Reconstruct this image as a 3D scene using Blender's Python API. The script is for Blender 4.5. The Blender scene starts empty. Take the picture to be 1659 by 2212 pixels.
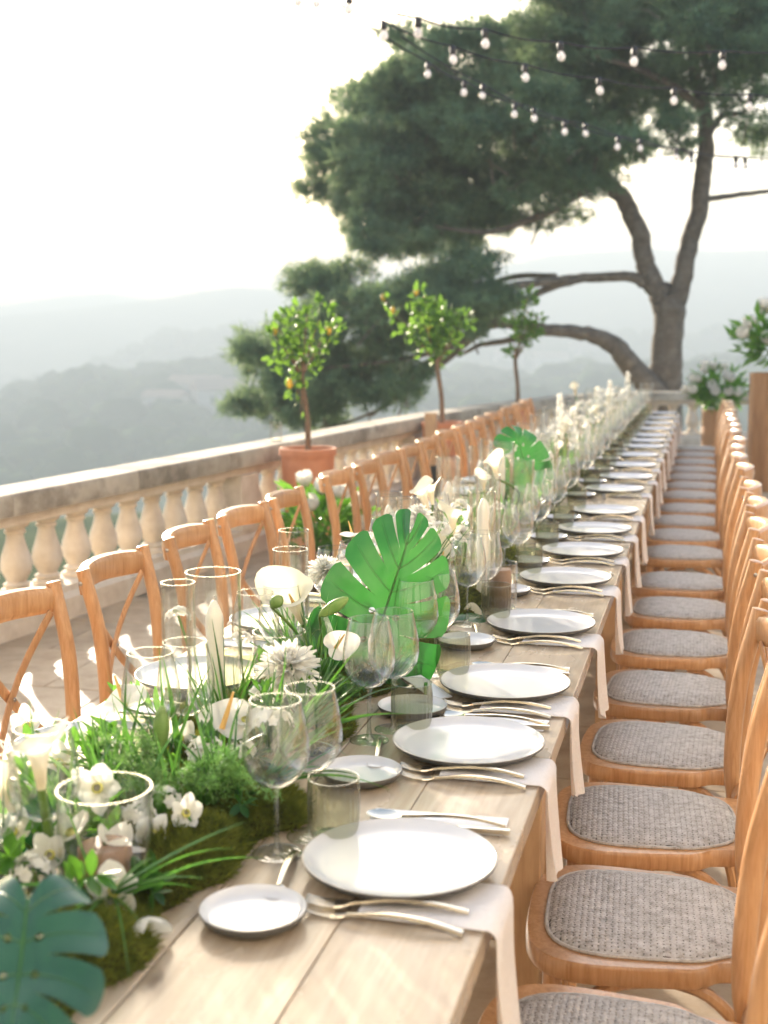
import bpy, math, random
import numpy as np
from mathutils import Vector, Matrix
rnd = random.Random(7); nr = np.random.default_rng(7)
PI = math.pi; R = math.radians
scene = bpy.context.scene
COL = scene.collection

# ------------------------------------------------------------------ camera
F = 2780.0 / 2212.0 * 36.0
PITCH, YAW, CAMZ = R(8.046), R(14.124), 1.5
cam_d = bpy.data.cameras.new('camera'); cam = bpy.data.objects.new('camera', cam_d); COL.objects.link(cam)
cam.location = (0, 0, CAMZ); cam.rotation_euler = (R(90) - PITCH, 0, YAW)
cam_d.sensor_fit = 'VERTICAL'; cam_d.sensor_height = 36.0; cam_d.sensor_width = 27.0; cam_d.lens = F
cam_d.clip_start = 0.05; cam_d.clip_end = 12000
cam_d.dof.use_dof = True; cam_d.dof.focus_distance = 2.75; cam_d.dof.aperture_fstop = 4.0
scene.camera = cam
scene.render.resolution_x, scene.render.resolution_y = 768, 1024

# ------------------------------------------------------------------ sky, sun, exposure
SUN_AZ, SUN_EL = R(36), R(14)          # azimuth left of +Y
w = bpy.data.worlds.new('World'); scene.world = w; w.use_nodes = True
nt = w.node_tree; nt.nodes.clear()
sky = nt.nodes.new('ShaderNodeTexSky'); sky.sky_type = 'NISHITA'; sky.sun_disc = False
sky.sun_elevation = SUN_EL; sky.sun_rotation = -SUN_AZ
sky.air_density = 1.0; sky.dust_density = 5.0; sky.ozone_density = 1.0; sky.altitude = 100
bg = nt.nodes.new('ShaderNodeBackground'); bg.inputs[1].default_value = 0.15
wo = nt.nodes.new('ShaderNodeOutputWorld')
nt.links.new(sky.outputs[0], bg.inputs[0]); nt.links.new(bg.outputs[0], wo.inputs[0])
sd = bpy.data.lights.new('sun', 'SUN'); so = bpy.data.objects.new('sun', sd); COL.objects.link(so)
sd.energy = 5.0; sd.angle = R(0.6); sd.color = (1.0, 0.88, 0.74)
sdir = Vector((math.sin(SUN_AZ) * math.cos(SUN_EL), -math.cos(SUN_AZ) * math.cos(SUN_EL), -math.sin(SUN_EL)))
so.rotation_euler = sdir.to_track_quat('-Z', 'Y').to_euler(); so.location = (-20, 30, 20)
vs = scene.view_settings; vs.view_transform = 'Standard'; vs.look = 'None'; vs.gamma = 1.0; vs.use_curve_mapping = False
vs.exposure = 2.15
cy = scene.cycles
cy.use_denoising = True; cy.max_bounces = 10; cy.diffuse_bounces = 4; cy.glossy_bounces = 4; cy.transmission_bounces = 8
cy.transparent_max_bounces = 64; cy.volume_bounces = 2; cy.sample_clamp_indirect = 6.0; cy.caustics_reflective = False; cy.caustics_refractive = False

# ------------------------------------------------------------------ layout helpers: pixel of the 1659x2212 view -> point in the place
FP = 2780.0
_cp, _sp, _cy, _sy = math.cos(PITCH), math.sin(PITCH), math.cos(YAW), math.sin(YAW)
CF = np.array([-_sy * _cp, _cy * _cp, -_sp]); CR = np.array([_cy, _sy, 0.0]); CU = np.cross(CR, CF)
CC = np.array([0, 0, CAMZ])
def ray(x, y): return CF + CR * (x - 829.5) / FP - CU * (y - 1106) / FP
def atz(x, y, z): d = ray(x, y); return CC + d * (z - CAMZ) / d[2]
def atx(x, y, X): d = ray(x, y); return CC + d * X / d[0]
def aty(x, y, Y): d = ray(x, y); return CC + d * Y / d[1]
def atd(x, y, D): return CC + ray(x, y) * D

# ------------------------------------------------------------------ materials
def newmat(name):
    m = bpy.data.materials.new(name); m.use_nodes = True
    return m, m.node_tree, m.node_tree.nodes['Principled BSDF']
def setp(b, col=None, rough=None, metal=None, spec=None, coat=None, trans=None, ior=None):
    if col is not None: b.inputs['Base Color'].default_value = (*col, 1)
    if rough is not None: b.inputs['Roughness'].default_value = rough
    if metal is not None: b.inputs['Metallic'].default_value = metal
    if spec is not None: b.inputs['Specular IOR Level'].default_value = spec
    if coat is not None: b.inputs['Coat Weight'].default_value = coat; b.inputs['Coat Roughness'].default_value = 0.15
    if trans is not None: b.inputs['Transmission Weight'].default_value = trans
    if ior is not None: b.inputs['IOR'].default_value = ior
def ramp(n, fac, stops):
    r = n.nodes.new('ShaderNodeValToRGB'); e = r.color_ramp.elements
    while len(e) < len(stops): e.new(0.5)
    for q, (p, c) in zip(e, stops): q.position = p; q.color = (*c, 1)
    n.links.new(fac, r.inputs[0]); return r.outputs[0]
def noise(n, scale=5, detail=6, rough=.55, vec=None, dist=0.0):
    t = n.nodes.new('ShaderNodeTexNoise'); t.inputs['Scale'].default_value = scale; t.inputs['Detail'].default_value = detail
    t.inputs['Roughness'].default_value = rough; t.inputs['Distortion'].default_value = dist
    if vec is not None: n.links.new(vec, t.inputs['Vector'])
    return t.outputs['Fac']
def coords(n, kind='Object', scale=(1, 1, 1), perobj=True):
    tc = n.nodes.new('ShaderNodeTexCoord'); mp = n.nodes.new('ShaderNodeMapping'); mp.inputs['Scale'].default_value = scale
    n.links.new(tc.outputs[kind], mp.inputs['Vector'])
    if perobj:
        oi = n.nodes.new('ShaderNodeObjectInfo'); cb = n.nodes.new('ShaderNodeVectorMath'); cb.operation = 'SCALE'
        cb.inputs[0].default_value = (17, 29, 41); n.links.new(oi.outputs['Random'], cb.inputs['Scale'])
        n.links.new(cb.outputs[0], mp.inputs['Location'])
    return mp.outputs[0]
def bump(n, h, bsdf, strength=.3, dist=.01):
    b = n.nodes.new('ShaderNodeBump'); b.inputs['Strength'].default_value = strength; b.inputs['Distance'].default_value = dist
    n.links.new(h, b.inputs['Height']); n.links.new(b.outputs[0], bsdf.inputs['Normal'])
def mulhsv(n, col, amt=.15):
    oi = n.nodes.new('ShaderNodeObjectInfo'); mr = n.nodes.new('ShaderNodeMapRange')
    mr.inputs['To Min'].default_value = 1 - amt; mr.inputs['To Max'].default_value = 1 + amt
    n.links.new(oi.outputs['Random'], mr.inputs['Value'])
    h = n.nodes.new('ShaderNodeHueSaturation'); n.links.new(mr.outputs[0], h.inputs['Value']); n.links.new(col, h.inputs['Color'])
    return h.outputs[0]

def wood(name, c0, c1, c2, rough=.4, scale=(6, 6, 60), coat=0.0, vary=.12, bs=.15, knots=False):
    m, n, b = newmat(name); v = coords(n, scale=scale)
    f = noise(n, 2.2, 8, .6, v, 1.2); f2 = noise(n, 9, 4, .5, v)
    mx = n.nodes.new('ShaderNodeMath'); mx.operation = 'MULTIPLY_ADD'; mx.inputs[1].default_value = .35; n.links.new(f2, mx.inputs[0]); n.links.new(f, mx.inputs[2])
    c = ramp(n, mx.outputs[0], [(.35, c0), (.62, c1), (.85, c2)])
    if knots:
        v2 = coords(n, scale=(7, 3.2, 7)); vo = n.nodes.new('ShaderNodeTexVoronoi'); vo.inputs['Scale'].default_value = 1.0; n.links.new(v2, vo.inputs['Vector'])
        k = ramp(n, vo.outputs['Distance'], [(.03, (1, 1, 1)), (.10, (.35, .35, .35)), (.22, (0, 0, 0))]); mx = n.nodes.new('ShaderNodeMix'); mx.data_type = 'RGBA'
        n.links.new(k, mx.inputs[0]); n.links.new(c, mx.inputs[6]); mx.inputs[7].default_value = (.10, .06, .035, 1); c = mx.outputs[2]
        g = noise(n, 1.6, 5, .6, coords(n, scale=(3, 1.5, 3))); rr_ = ramp(n, g, [(.35, (.16, .16, .16)), (.7, (.38, .38, .38))]); n.links.new(rr_, b.inputs['Roughness'])
    n.links.new(mulhsv(n, c, vary), b.inputs['Base Color']); setp(b, rough=rough, coat=coat)
    bump(n, f2, b, bs, .002); return m

def leafmat(name, c0, c1, trans=.45, rough=.35, scale=30, tcol=None, vary=.2, spec=.5):
    m, n, b = newmat(name); v = coords(n)
    f = noise(n, scale, 3, .5, v); c = mulhsv(n, ramp(n, f, [(.3, c0), (.7, c1)]), vary)
    n.links.new(c, b.inputs['Base Color']); setp(b, rough=rough, spec=spec)
    t = n.nodes.new('ShaderNodeBsdfTranslucent')
    if tcol is None: n.links.new(c, t.inputs['Color'])
    else:
        mx = n.nodes.new('ShaderNodeMix'); mx.data_type = 'RGBA'; mx.inputs[0].default_value = .75; n.links.new(c, mx.inputs[6]); mx.inputs[7].default_value = (*tcol, 1)
        n.links.new(mx.outputs[2], t.inputs['Color'])
    s = n.nodes.new('ShaderNodeMixShader'); s.inputs[0].default_value = trans
    n.links.new(b.outputs[0], s.inputs[1]); n.links.new(t.outputs[0], s.inputs[2])
    n.links.new(s.outputs[0], n.nodes['Material Output'].inputs['Surface']); return m

def glassmat(name, tint=(.99, .995, .99), ior=1.5, boost=1.3, rough=0.0, base=0.0):
    m = bpy.data.materials.new(name); m.use_nodes = True; n = m.node_tree; n.nodes.clear()
    lw0 = n.nodes.new('ShaderNodeLayerWeight'); lw0.inputs[0].default_value = .5
    pw = n.nodes.new('ShaderNodeMath'); pw.operation = 'POWER'; pw.inputs[1].default_value = 3.2; n.links.new(lw0.outputs['Facing'], pw.inputs[0])
    ma = n.nodes.new('ShaderNodeMath'); ma.operation = 'MULTIPLY_ADD'; ma.inputs[1].default_value = .80 * boost; ma.inputs[2].default_value = .035 * boost + base; ma.use_clamp = True
    n.links.new(pw.outputs[0], ma.inputs[0])
    t = n.nodes.new('ShaderNodeBsdfTransparent'); g = n.nodes.new('ShaderNodeBsdfGlossy'); g.inputs['Roughness'].default_value = rough
    lw = n.nodes.new('ShaderNodeLayerWeight'); lw.inputs[0].default_value = .25
    e = tuple(v * .93 for v in tint)
    c = ramp(n, lw.outputs['Facing'], [(.35, tint), (1.0, e)]); n.links.new(c, t.inputs['Color'])
    s = n.nodes.new('ShaderNodeMixShader'); n.links.new(ma.outputs[0], s.inputs[0]); n.links.new(t.outputs[0], s.inputs[1]); n.links.new(g.outputs[0], s.inputs[2])
    o = n.nodes.new('ShaderNodeOutputMaterial'); n.links.new(s.outputs[0], o.inputs[0]); return m

def stone(name, c0, c1, c2, sc=6, rough=.8, bs=.4, stain=None):
    m, n, b = newmat(name); v = coords(n)
    f = noise(n, sc, 8, .65, v); f2 = noise(n, sc * 7, 6, .6, v)
    c = ramp(n, f, [(.3, c0), (.5, c1), (.72, c2)])
    if stain:
        g = noise(n, sc * .45, 6, .7, v)
        mx = n.nodes.new('ShaderNodeMix'); mx.data_type = 'RGBA'; fac = ramp(n, g, [(.45, (0, 0, 0)), (.62, (1, 1, 1))])
        n.links.new(fac, mx.inputs[0]); n.links.new(c, mx.inputs[6]); mx.inputs[7].default_value = (*stain, 1); c = mx.outputs[2]
    n.links.new(mulhsv(n, c, .1), b.inputs['Base Color']); setp(b, rough=rough); bump(n, f2, b, bs, .004); return m

M = {}
M['chair'] = wood('honey_wood', (.30, .135, .05), (.46, .235, .098), (.55, .31, .15), .3, (26, 26, 2.6), .4, .16)
M['table'] = wood('pale_oak', (.30, .22, .145), (.40, .31, .215), (.47, .38, .275), .24, (14, 1.2, 14), .0, .08, knots=True)
M['tableleg'] = wood('oak_leg', (.36, .21, .10), (.48, .30, .16), (.55, .37, .2), .5, (10, 10, 1.5))
M['barrel'] = wood('plinth_wood', (.26, .12, .045), (.38, .19, .08), (.46, .25, .11), .5, (8, 8, 1))
def weave():
    m, n, b = newmat('woven_cane'); v = coords(n, perobj=True)
    f = noise(n, 60, 3, .6, v); f2 = noise(n, 450, 2, .5, v)
    mx = n.nodes.new('ShaderNodeMath'); mx.operation = 'MULTIPLY_ADD'; mx.inputs[1].default_value = .5; n.links.new(f2, mx.inputs[0]); n.links.new(f, mx.inputs[2])
    c = ramp(n, mx.outputs[0], [(.4, (.15, .13, .10)), (.7, (.40, .365, .32)), (1.0, (.56, .53, .49))]); n.links.new(c, b.inputs['Base Color']); setp(b, rough=.42); return m
M['weave'] = weave()
m, n, b = newmat('weave_shadow'); setp(b, (.06, .045, .03), .8); M['weave_under'] = m
m, n, b = newmat('glazed_white'); setp(b, (.60, .60, .61), .13, coat=.4); v = coords(n); bump(n, noise(n, 14, 3, .5, v), b, .03, .004); M['plate'] = m
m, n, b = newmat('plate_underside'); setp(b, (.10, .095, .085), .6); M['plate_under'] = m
m, n, b = newmat('grey_shaded_rim'); setp(b, (.34, .31, .27), .45); M['plate_rim'] = m  # grey shading of the plate rim put into a darker ring colour
m, n, b = newmat('champagne_metal'); setp(b, (.80, .73, .60), .22, 1.0); M['metal'] = m
m, n, b = newmat('screw_steel'); setp(b, (.35, .33, .3), .4, 1.0); M['screw'] = m
m, n, b = newmat('card_paper'); setp(b, (.78, .78, .80), .6); M['paper'] = m
def linen():
    m, n, b = newmat('linen'); v = coords(n, scale=(1, 1, 1)); f = noise(n, 260, 3, .6, v)
    c = ramp(n, f, [(.3, (.86, .82, .79)), (.7, (.94, .91, .89))]); n.links.new(c, b.inputs['Base Color']); setp(b, rough=.9); ff = noise(n, 22, 4, .55, v, .8); ad = n.nodes.new('ShaderNodeMath'); ad.operation = 'MULTIPLY_ADD'; ad.inputs[1].default_value = .12; n.links.new(f, ad.inputs[0]); n.links.new(ff, ad.inputs[2]); bump(n, ad.outputs[0], b, .6, .012)
    t = n.nodes.new('ShaderNodeBsdfTranslucent'); n.links.new(c, t.inputs['Color']); s = n.nodes.new('ShaderNodeMixShader'); s.inputs[0].default_value = .4
    n.links.new(b.outputs[0], s.inputs[1]); n.links.new(t.outputs[0], s.inputs[2]); n.links.new(s.outputs[0], n.nodes['Material Output'].inputs['Surface']); return m
M['linen'] = linen()
M['glass'] = glassmat('clear_glass'); M['rim'] = glassmat('glass_rim', (.9, .92, .91), 1.5, 1.3, .03, .07)
M['smoke'] = glassmat('smoked_glass', (.68, .69, .58), 1.5, 1.5); M['smoke_base'] = glassmat('smoked_glass_base', (.42, .50, .33), 1.5, 1.6)
m, n, b = newmat('wax'); setp(b, (.82, .78, .68), .45); b.inputs['Subsurface Weight'].default_value = .35; b.inputs['Subsurface Radius'].default_value = (.02, .015, .01); M['wax'] = m
m, n, b = newmat('wax_brown'); setp(b, (.22, .12, .07), .45); M['wax_brown'] = m
m, n, b = newmat('wick'); setp(b, (.5, .46, .4), .9); M['wick'] = m
M['petal'] = leafmat('white_petal', (.80, .78, .70), (.86, .85, .80), .45, .45, 20, vary=.03)
M['petal_cream'] = leafmat('cream_petal', (.78, .72, .52), (.86, .82, .68), .45, .4, 12, vary=.05)
M['petal_gloss'] = leafmat('anthurium_spathe', (.80, .77, .68), (.85, .83, .76), .4, .18, 25, vary=.03)
m, n, b = newmat('spadix'); setp(b, (.75, .45, .14), .5); bump(n, noise(n, 400, 1, .5, coords(n)), b, .5, .002); M['spadix'] = m
m, n, b = newmat('flower_eye'); setp(b, (.55, .52, .12), .6); M['eye'] = m
M['stem'] = leafmat('green_stem', (.10, .18, .03), (.16, .28, .05), .15, .4, 10)
M['monstera'] = leafmat('monstera', (.020, .095, .024), (.045, .155, .035), .30, .24, 14, (.035, .28, .03), .12)
M['monstera_skylit'] = leafmat('monstera_skylit', (.018, .070, .042), (.038, .115, .068), .10, .20, 10, (.03, .2, .03), .12)  # same leaf with teal sky reflection and lost backlight painted into its colour
M['monstera_rib'] = leafmat('monstera_rib', (.05, .17, .03), (.07, .20, .04), .3, .35, 9)
M['blade'] = leafmat('grass_blade', (.015, .07, .02), (.04, .13, .03), .35, .35, 10, (.16, .40, .04))
M['leaf'] = leafmat('fresh_leaf', (.04, .15, .02), (.08, .22, .03), .45, .35, 15, (.22, .50, .04))
M['bud'] = leafmat('lily_bud', (.16, .30, .06), (.30, .42, .13), .3, .4, 30)
M['fern'] = leafmat('fern', (.16, .34, .08), (.26, .45, .13), .5, .5, 20)
M['moss'] = leafmat('moss', (.05, .085, .015), (.20, .22, .04), .3, .9, 40, (.25, .25, .03), spec=.1)
m, n, b = newmat('moss_earth'); c = ramp(n, noise(n, 60, 6, .7, coords(n)), [(.3, (.03, .035, .01)), (.7, (.10, .105, .02))]); n.links.new(c, b.inputs['Base Color']); setp(b, rough=1, spec=.1); bump(n, noise(n, 150, 4, .7, coords(n)), b, 1.0, .01); M['moss_base'] = m
M['tile'] = stone('travertine', (.30, .22, .14), (.40, .31, .21), (.48, .39, .28), 7, .55, .3)
m, n, b = newmat('mortar'); setp(b, (.28, .23, .17), .95); M['mortar'] = m
M['stone'] = stone('balustrade_stone', (.54, .46, .36), (.65, .57, .46), (.74, .67, .57), 9, .85, .5)
M['coping'] = stone('weathered_coping', (.30, .26, .20), (.40, .35, .27), (.50, .44, .35), 5, .9, .6, (.20, .17, .125))
M['terracotta'] = stone('terracotta', (.50, .19, .09), (.58, .24, .12), (.64, .30, .17), 4, .75, .2)
m, n, b = newmat('soil'); setp(b, (.05, .035, .02), 1); M['soil'] = m
M['bark'] = stone('pine_bark', (.08, .066, .05), (.14, .118, .092), (.21, .18, .145), 9, .95, 1.0)
M['twig'] = stone('twig_bark', (.14, .09, .05), (.20, .13, .08), (.25, .17, .1), 20, .9, .3)
M['needle'] = leafmat('pine_needles', (.036, .098, .066), (.20, .32, .17), .38, .55, 2.2, (.26, .34, .15), .0, .2)  # random tone spread; its pale end paints sunlit clumps into the needle colour
M['citrus'] = leafmat('citrus_leaf', (.03, .10, .018), (.10, .21, .03), .42, .35, 6, (.24, .45, .05))
m, n, b = newmat('lemon'); setp(b, (.85, .52, .05), .4); M['lemon'] = m
m, n, b = newmat('cable'); setp(b, (.015, .016, .02), .5); M['cable'] = m
M['bulb'] = leafmat('milky_bulb', (.80, .79, .79), (.84, .83, .83), .5, .1, 1, vary=.02)
m, n, b = newmat('black_paint'); setp(b, (.02, .025, .025), .5); M['black'] = m
def hillmat():
    m, n, b = newmat('wooded_hill'); v = coords(n, 'Object', perobj=False)
    f = noise(n, .035, 8, .7, v); f2 = noise(n, .004, 4, .5, v)
    c = ramp(n, f, [(.35, (.035, .055, .03)), (.5, (.07, .09, .045)), (.62, (.13, .13, .075)), (.75, (.24, .22, .17))])
    n.links.new(c, b.inputs['Base Color']); setp(b, rough=1, spec=0); return m
M['hill'] = hillmat()
M['wood_far'] = leafmat('far_wood', (.03, .055, .025), (.06, .09, .035), .1, .9, .15, vary=0, spec=0)
m, n, b = newmat('house_wall'); setp(b, (.36, .34, .31), .9); M['wall'] = m
m, n, b = newmat('roof_tile'); setp(b, (.22, .15, .11), .9); M['roof'] = m
m, n, b = newmat('window_dark'); setp(b, (.08, .09, .1), .3); M['pane'] = m

# ------------------------------------------------------------------ mesh helpers
class MB:
    def __init__(s): s.v = []; s.f = []; s.mi = []
    def add(s, vs, fs, mi=0):
        o = len(s.v); s.v += [tuple(map(float, p)) for p in vs]; s.f += [tuple(i + o for i in f) for f in fs]; s.mi += [mi] * len(fs); return s
    def box(s, a, b, mi=0):
        x0, y0, z0 = a; x1, y1, z1 = b
        return s.add([(x0, y0, z0), (x1, y0, z0), (x1, y1, z0), (x0, y1, z0), (x0, y0, z1), (x1, y0, z1), (x1, y1, z1), (x0, y1, z1)],
                     [(3, 2, 1, 0), (4, 5, 6, 7), (0, 1, 5, 4), (1, 2, 6, 5), (2, 3, 7, 6), (3, 0, 4, 7)], mi)
    def bbox(s, a, b, c=.003, mi=0):      # chamfered box (top and vertical edges)
        x0, y0, z0 = a; x1, y1, z1 = b; vs = []
        for z, k in ((z0, 0), (z1 - c, 0), (z1, c)):
            e = c
            vs += [(x0 + k + e, y0 + k, z), (x1 - k - e, y0 + k, z), (x1 - k, y0 + k + e, z), (x1 - k, y1 - k - e, z), (x1 - k - e, y1 - k, z), (x0 + k + e, y1 - k, z), (x0 + k, y1 - k - e, z), (x0 + k, y0 + k + e, z)]
        fs = [tuple(range(7, -1, -1)), tuple(range(16, 24))]
        for r in range(2):
            for i in range(8):
                j = (i + 1) % 8; fs.append((r * 8 + i, r * 8 + j, r * 8 + 8 + j, r * 8 + 8 + i))
        return s.add(vs, fs, mi)
    def lathe(s, prof, seg=24, mi=0, cap0=False, cap1=False, c=(0, 0, 0), mod=None):
        vs = []; n = len(prof)
        for r, z in prof:
            for k in range(seg):
                a = 2 * PI * k / seg; rr = r * (mod(a, z) if mod else 1); vs.append((c[0] + rr * math.cos(a), c[1] + rr * math.sin(a), c[2] + z))
        fs = [(i * seg + k, i * seg + (k + 1) % seg, (i + 1) * seg + (k + 1) % seg, (i + 1) * seg + k) for i in range(n - 1) for k in range(seg)]
        if cap0: fs.append(tuple(range(seg - 1, -1, -1)))
        if cap1: fs.append(tuple((n - 1) * seg + k for k in range(seg)))
        return s.add(vs, fs, mi)
    def tube(s, pts, rad, seg=8, mi=0, flat=None, up=None, caps=True):
        pts = [Vector(p) for p in pts]; n = len(pts); rad = [rad] * n if not hasattr(rad, '__len__') else list(np.interp(np.linspace(0, 1, n), np.linspace(0, 1, len(rad)), rad))
        vs = []; u0 = Vector(up) if up else None
        for i, p in enumerate(pts):
            t = (pts[min(i + 1, n - 1)] - pts[max(i - 1, 0)]).normalized()
            if u0 is None:
                u0 = Vector((0, 0, 1)) if abs(t.z) < .9 else Vector((1, 0, 0))
            a = (u0 - t * u0.dot(t)).normalized(); b = t.cross(a); 
            if up is None: u0 = a
            for k in range(seg):
                q = 2 * PI * (k + .5) / seg; ra = rad[i]; rb = ra if flat is None else ra * flat
                vs.append(p + a * (math.cos(q) * rb) + b * (math.sin(q) * ra))
        fs = [(i * seg + k, i * seg + (k + 1) % seg, (i + 1) * seg + (k + 1) % seg, (i + 1) * seg + k) for i in range(n - 1) for k in range(seg)]
        if caps: fs += [tuple(range(seg - 1, -1, -1)), tuple((n - 1) * seg + k for k in range(seg))]
        return s.add(vs, fs, mi)
    def grid(s, P, mi=0, closed=False):
        nu, nv = len(P), len(P[0]); vs = [p for r in P for p in r]
        fs = [(i * nv + j, (i + 1) * nv + j, (i + 1) * nv + j + 1, i * nv + j + 1) for i in range(nu - 1) for j in range(nv - 1)]
        return s.add(vs, fs, mi)
    def xf(s, m4):
        m4 = Matrix(m4); s.v = [tuple(m4 @ Vector(p)) for p in s.v]; return s
    def build(s, name, mat, parent=None, smooth=True, kind=None):
        me = bpy.data.meshes.new(name); me.from_pydata(s.v, [], s.f)
        mats = mat if isinstance(mat, (list, tuple)) else [mat]
        for m_ in mats: me.materials.append(m_)
        if len(mats) > 1: me.polygons.foreach_set('material_index', s.mi)
        me.polygons.foreach_set('use_smooth', [smooth] * len(me.polygons)); me.update()
        if smooth: me.set_sharp_from_angle(angle=R(42))
        return link(name, me, parent, kind)
def link(name, me, parent=None, kind=None):
    o = bpy.data.objects.new(name, me); COL.objects.link(o)
    if parent: o.parent = parent
    if kind: o['kind'] = kind
    return o
def npmesh(name, V, Fq, mat, parent=None, kind=None, smooth=False):
    """V (n,3) array, Fq (m,k) array of equal-sized faces"""
    me = bpy.data.meshes.new(name); k = Fq.shape[1]; nf = len(Fq)
    me.vertices.add(len(V)); me.vertices.foreach_set('co', np.asarray(V, np.float32).ravel())
    me.loops.add(nf * k); me.loops.foreach_set('vertex_index', np.asarray(Fq, np.int32).ravel())
    me.polygons.add(nf); me.polygons.foreach_set('loop_start', np.arange(nf, dtype=np.int32) * k)
    if smooth: me.polygons.foreach_set('use_smooth', np.ones(nf, bool))
    me.update(calc_edges=True); me.materials.append(mat)
    return link(name, me, parent, kind)
def tag(o, label, cat, group=None):
    o['label'] = label; o['category'] = cat
    if group: o['group'] = group
    return o
def thing(name, label, cat, loc=(0, 0, 0), rz=0, group=None, scale=1.0):
    o = bpy.data.objects.new(name, None); COL.objects.link(o); o.empty_display_size = .05
    o.location = loc; o.rotation_euler = (0, 0, rz); o.scale = (scale,) * 3
    return tag(o, label, cat, group)
KIDS = {}
def copy_tree(o, parent=None):
    c = o.copy(); COL.objects.link(c)
    if parent: c.parent = parent
    for ch in [x for x in KIDS.get(o.name, o.children)]: copy_tree(ch, c)
    return c
USED = set()
def place(proto, loc, rot=(0, 0, 0), label=None, cat=None, group=None, scale=None):
    o = proto
    if proto.name in USED: o = copy_tree(proto)
    else:
        USED.add(proto.name); KIDS[proto.name] = list(proto.children)
        for ch in KIDS[proto.name]:
            KIDS[ch.name] = list(ch.children)
            for g_ in KIDS[ch.name]: KIDS[g_.name] = []
    o.location = loc; o.rotation_euler = rot
    if scale is not None: o.scale = (scale,) * 3 if not hasattr(scale, '__len__') else scale
    if label: o['label'] = label
    if cat: o['category'] = cat
    if group: o['group'] = group
    elif 'group' in o and label and group is None and o is not proto: pass
    return o
ORD = 'first second third fourth fifth sixth seventh eighth ninth tenth eleventh twelfth thirteenth fourteenth fifteenth sixteenth seventeenth eighteenth nineteenth twentieth'.split()
ORD += ['twenty-' + q for q in ORD[:9]]
def crom(pts, n=8, closed=False):
    P = [np.array(p, float) for p in pts]; out = []; m = len(P)
    rng = range(m if closed else m - 1)
    for i in rng:
        if closed: a, b, c, d = P[(i - 1) % m], P[i], P[(i + 1) % m], P[(i + 2) % m]
        else: a, b, c, d = P[max(i - 1, 0)], P[i], P[i + 1], P[min(i + 2, m - 1)]
        for k in range(n):
            t = k / n; out.append(.5 * ((2 * b) + (c - a) * t + (2 * a - 5 * b + 4 * c - d) * t * t + (-a + 3 * b - 3 * c + d) * t ** 3))
    if not closed: out.append(P[-1])
    return out

# ================================================================== SETTING
# terrace floor with travertine slabs
BP = crom([(-4.35, -2.8), (-4.0, .8), (-3.72, 3.0), (-3.40, 5.6), (-3.03, 8.6), (-2.60, 12.0), (-2.0, 14.6), (-1.35, 16.4), (-.4, 17.15), (1.2, 17.3), (3.4, 16.9), (6.2, 16.2)], 24)
BP = np.array(BP); seg = np.linalg.norm(np.diff(BP, axis=0), axis=1); cum = np.concatenate([[0], np.cumsum(seg)]); BL = cum[-1]
def bpos(s):
    s = min(max(s, 0), BL); x = np.interp(s, cum, BP[:, 0]); y = np.interp(s, cum, BP[:, 1])
    e = .05; s0, s1 = max(s - e, 0), min(s + e, BL); dx = np.interp(s1, cum, BP[:, 0]) - np.interp(s0, cum, BP[:, 0]); dy = np.interp(s1, cum, BP[:, 1]) - np.interp(s0, cum, BP[:, 1])
    return x, y, math.atan2(dy, dx)
ed = [(x - .17 * math.sin(a_) * 1.0, y + .17 * math.cos(a_)) for x, y, a_ in (bpos(q * BL / 60) for q in range(61))]
ed = [(6.2, -2.85)] + ed[::-1]; ed = [(-4.45, -2.85)] + ed[::-1] if False else ed + [(-4.5, -2.85)]
n_e = len(ed); fl = MB().add([(x, y, -.012) for x, y in ed] + [(x, y, -4.0) for x, y in ed], [tuple(range(n_e)), tuple(range(2 * n_e - 1, n_e - 1, -1))] + [(i, i + n_e, (i + 1) % n_e + n_e, (i + 1) % n_e) for i in range(n_e)]).build('terrace_floor', M['mortar'], smooth=False); fl['kind'] = 'structure'
def inside(x, y):
    d = (BP[:, 0] - x) ** 2 + (BP[:, 1] - y) ** 2; i = int(np.argmin(d)); i = min(max(i, 1), len(BP) - 2); t_ = BP[i + 1] - BP[i - 1]
    return t_[0] * (y - BP[i, 1]) - t_[1] * (x - BP[i, 0]) < .2 * math.hypot(*t_)
tw, td = .60, .60; meshes = []
for k in range(6):
    mb = MB(); j = [rnd.uniform(-.004, .004) for _ in range(4)]
    mb.bbox((.003, .003, -.02), (tw - .003, td - .003, 0), .003); meshes.append(mb)
tmesh = [mb.build('paving_slab', M['tile'], fl, False).data for mb in meshes]
for o in [o for o in fl.children]: bpy.data.objects.remove(o)
FARV = []
for iy in range(-1, 30):
    off = (iy % 2) * .3
    for ix in range(-8, 6):
        x, y = ix * tw + off, .6 + iy * td
        if not (inside(x + .3, y + .3) and inside(x + .15, y + .3)): continue
        keep = (x > -3.9 and x < 1.2 and y > .5 and y < 11.5)
        if keep:
            o = link('paving_slab', rnd.choice(tmesh), fl); o.location = (x, y, rnd.uniform(-.0012, .0012))
        elif -4.8 < x < 3.2: FARV.append((x, y))
mb = MB()
for x, y in FARV: mb.box((x + .003, y + .003, -.02), (x + tw - .003, y + td - .003, 0))
mb.build('distant_slabs', M['tile'], fl, False, 'stuff')

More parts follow.
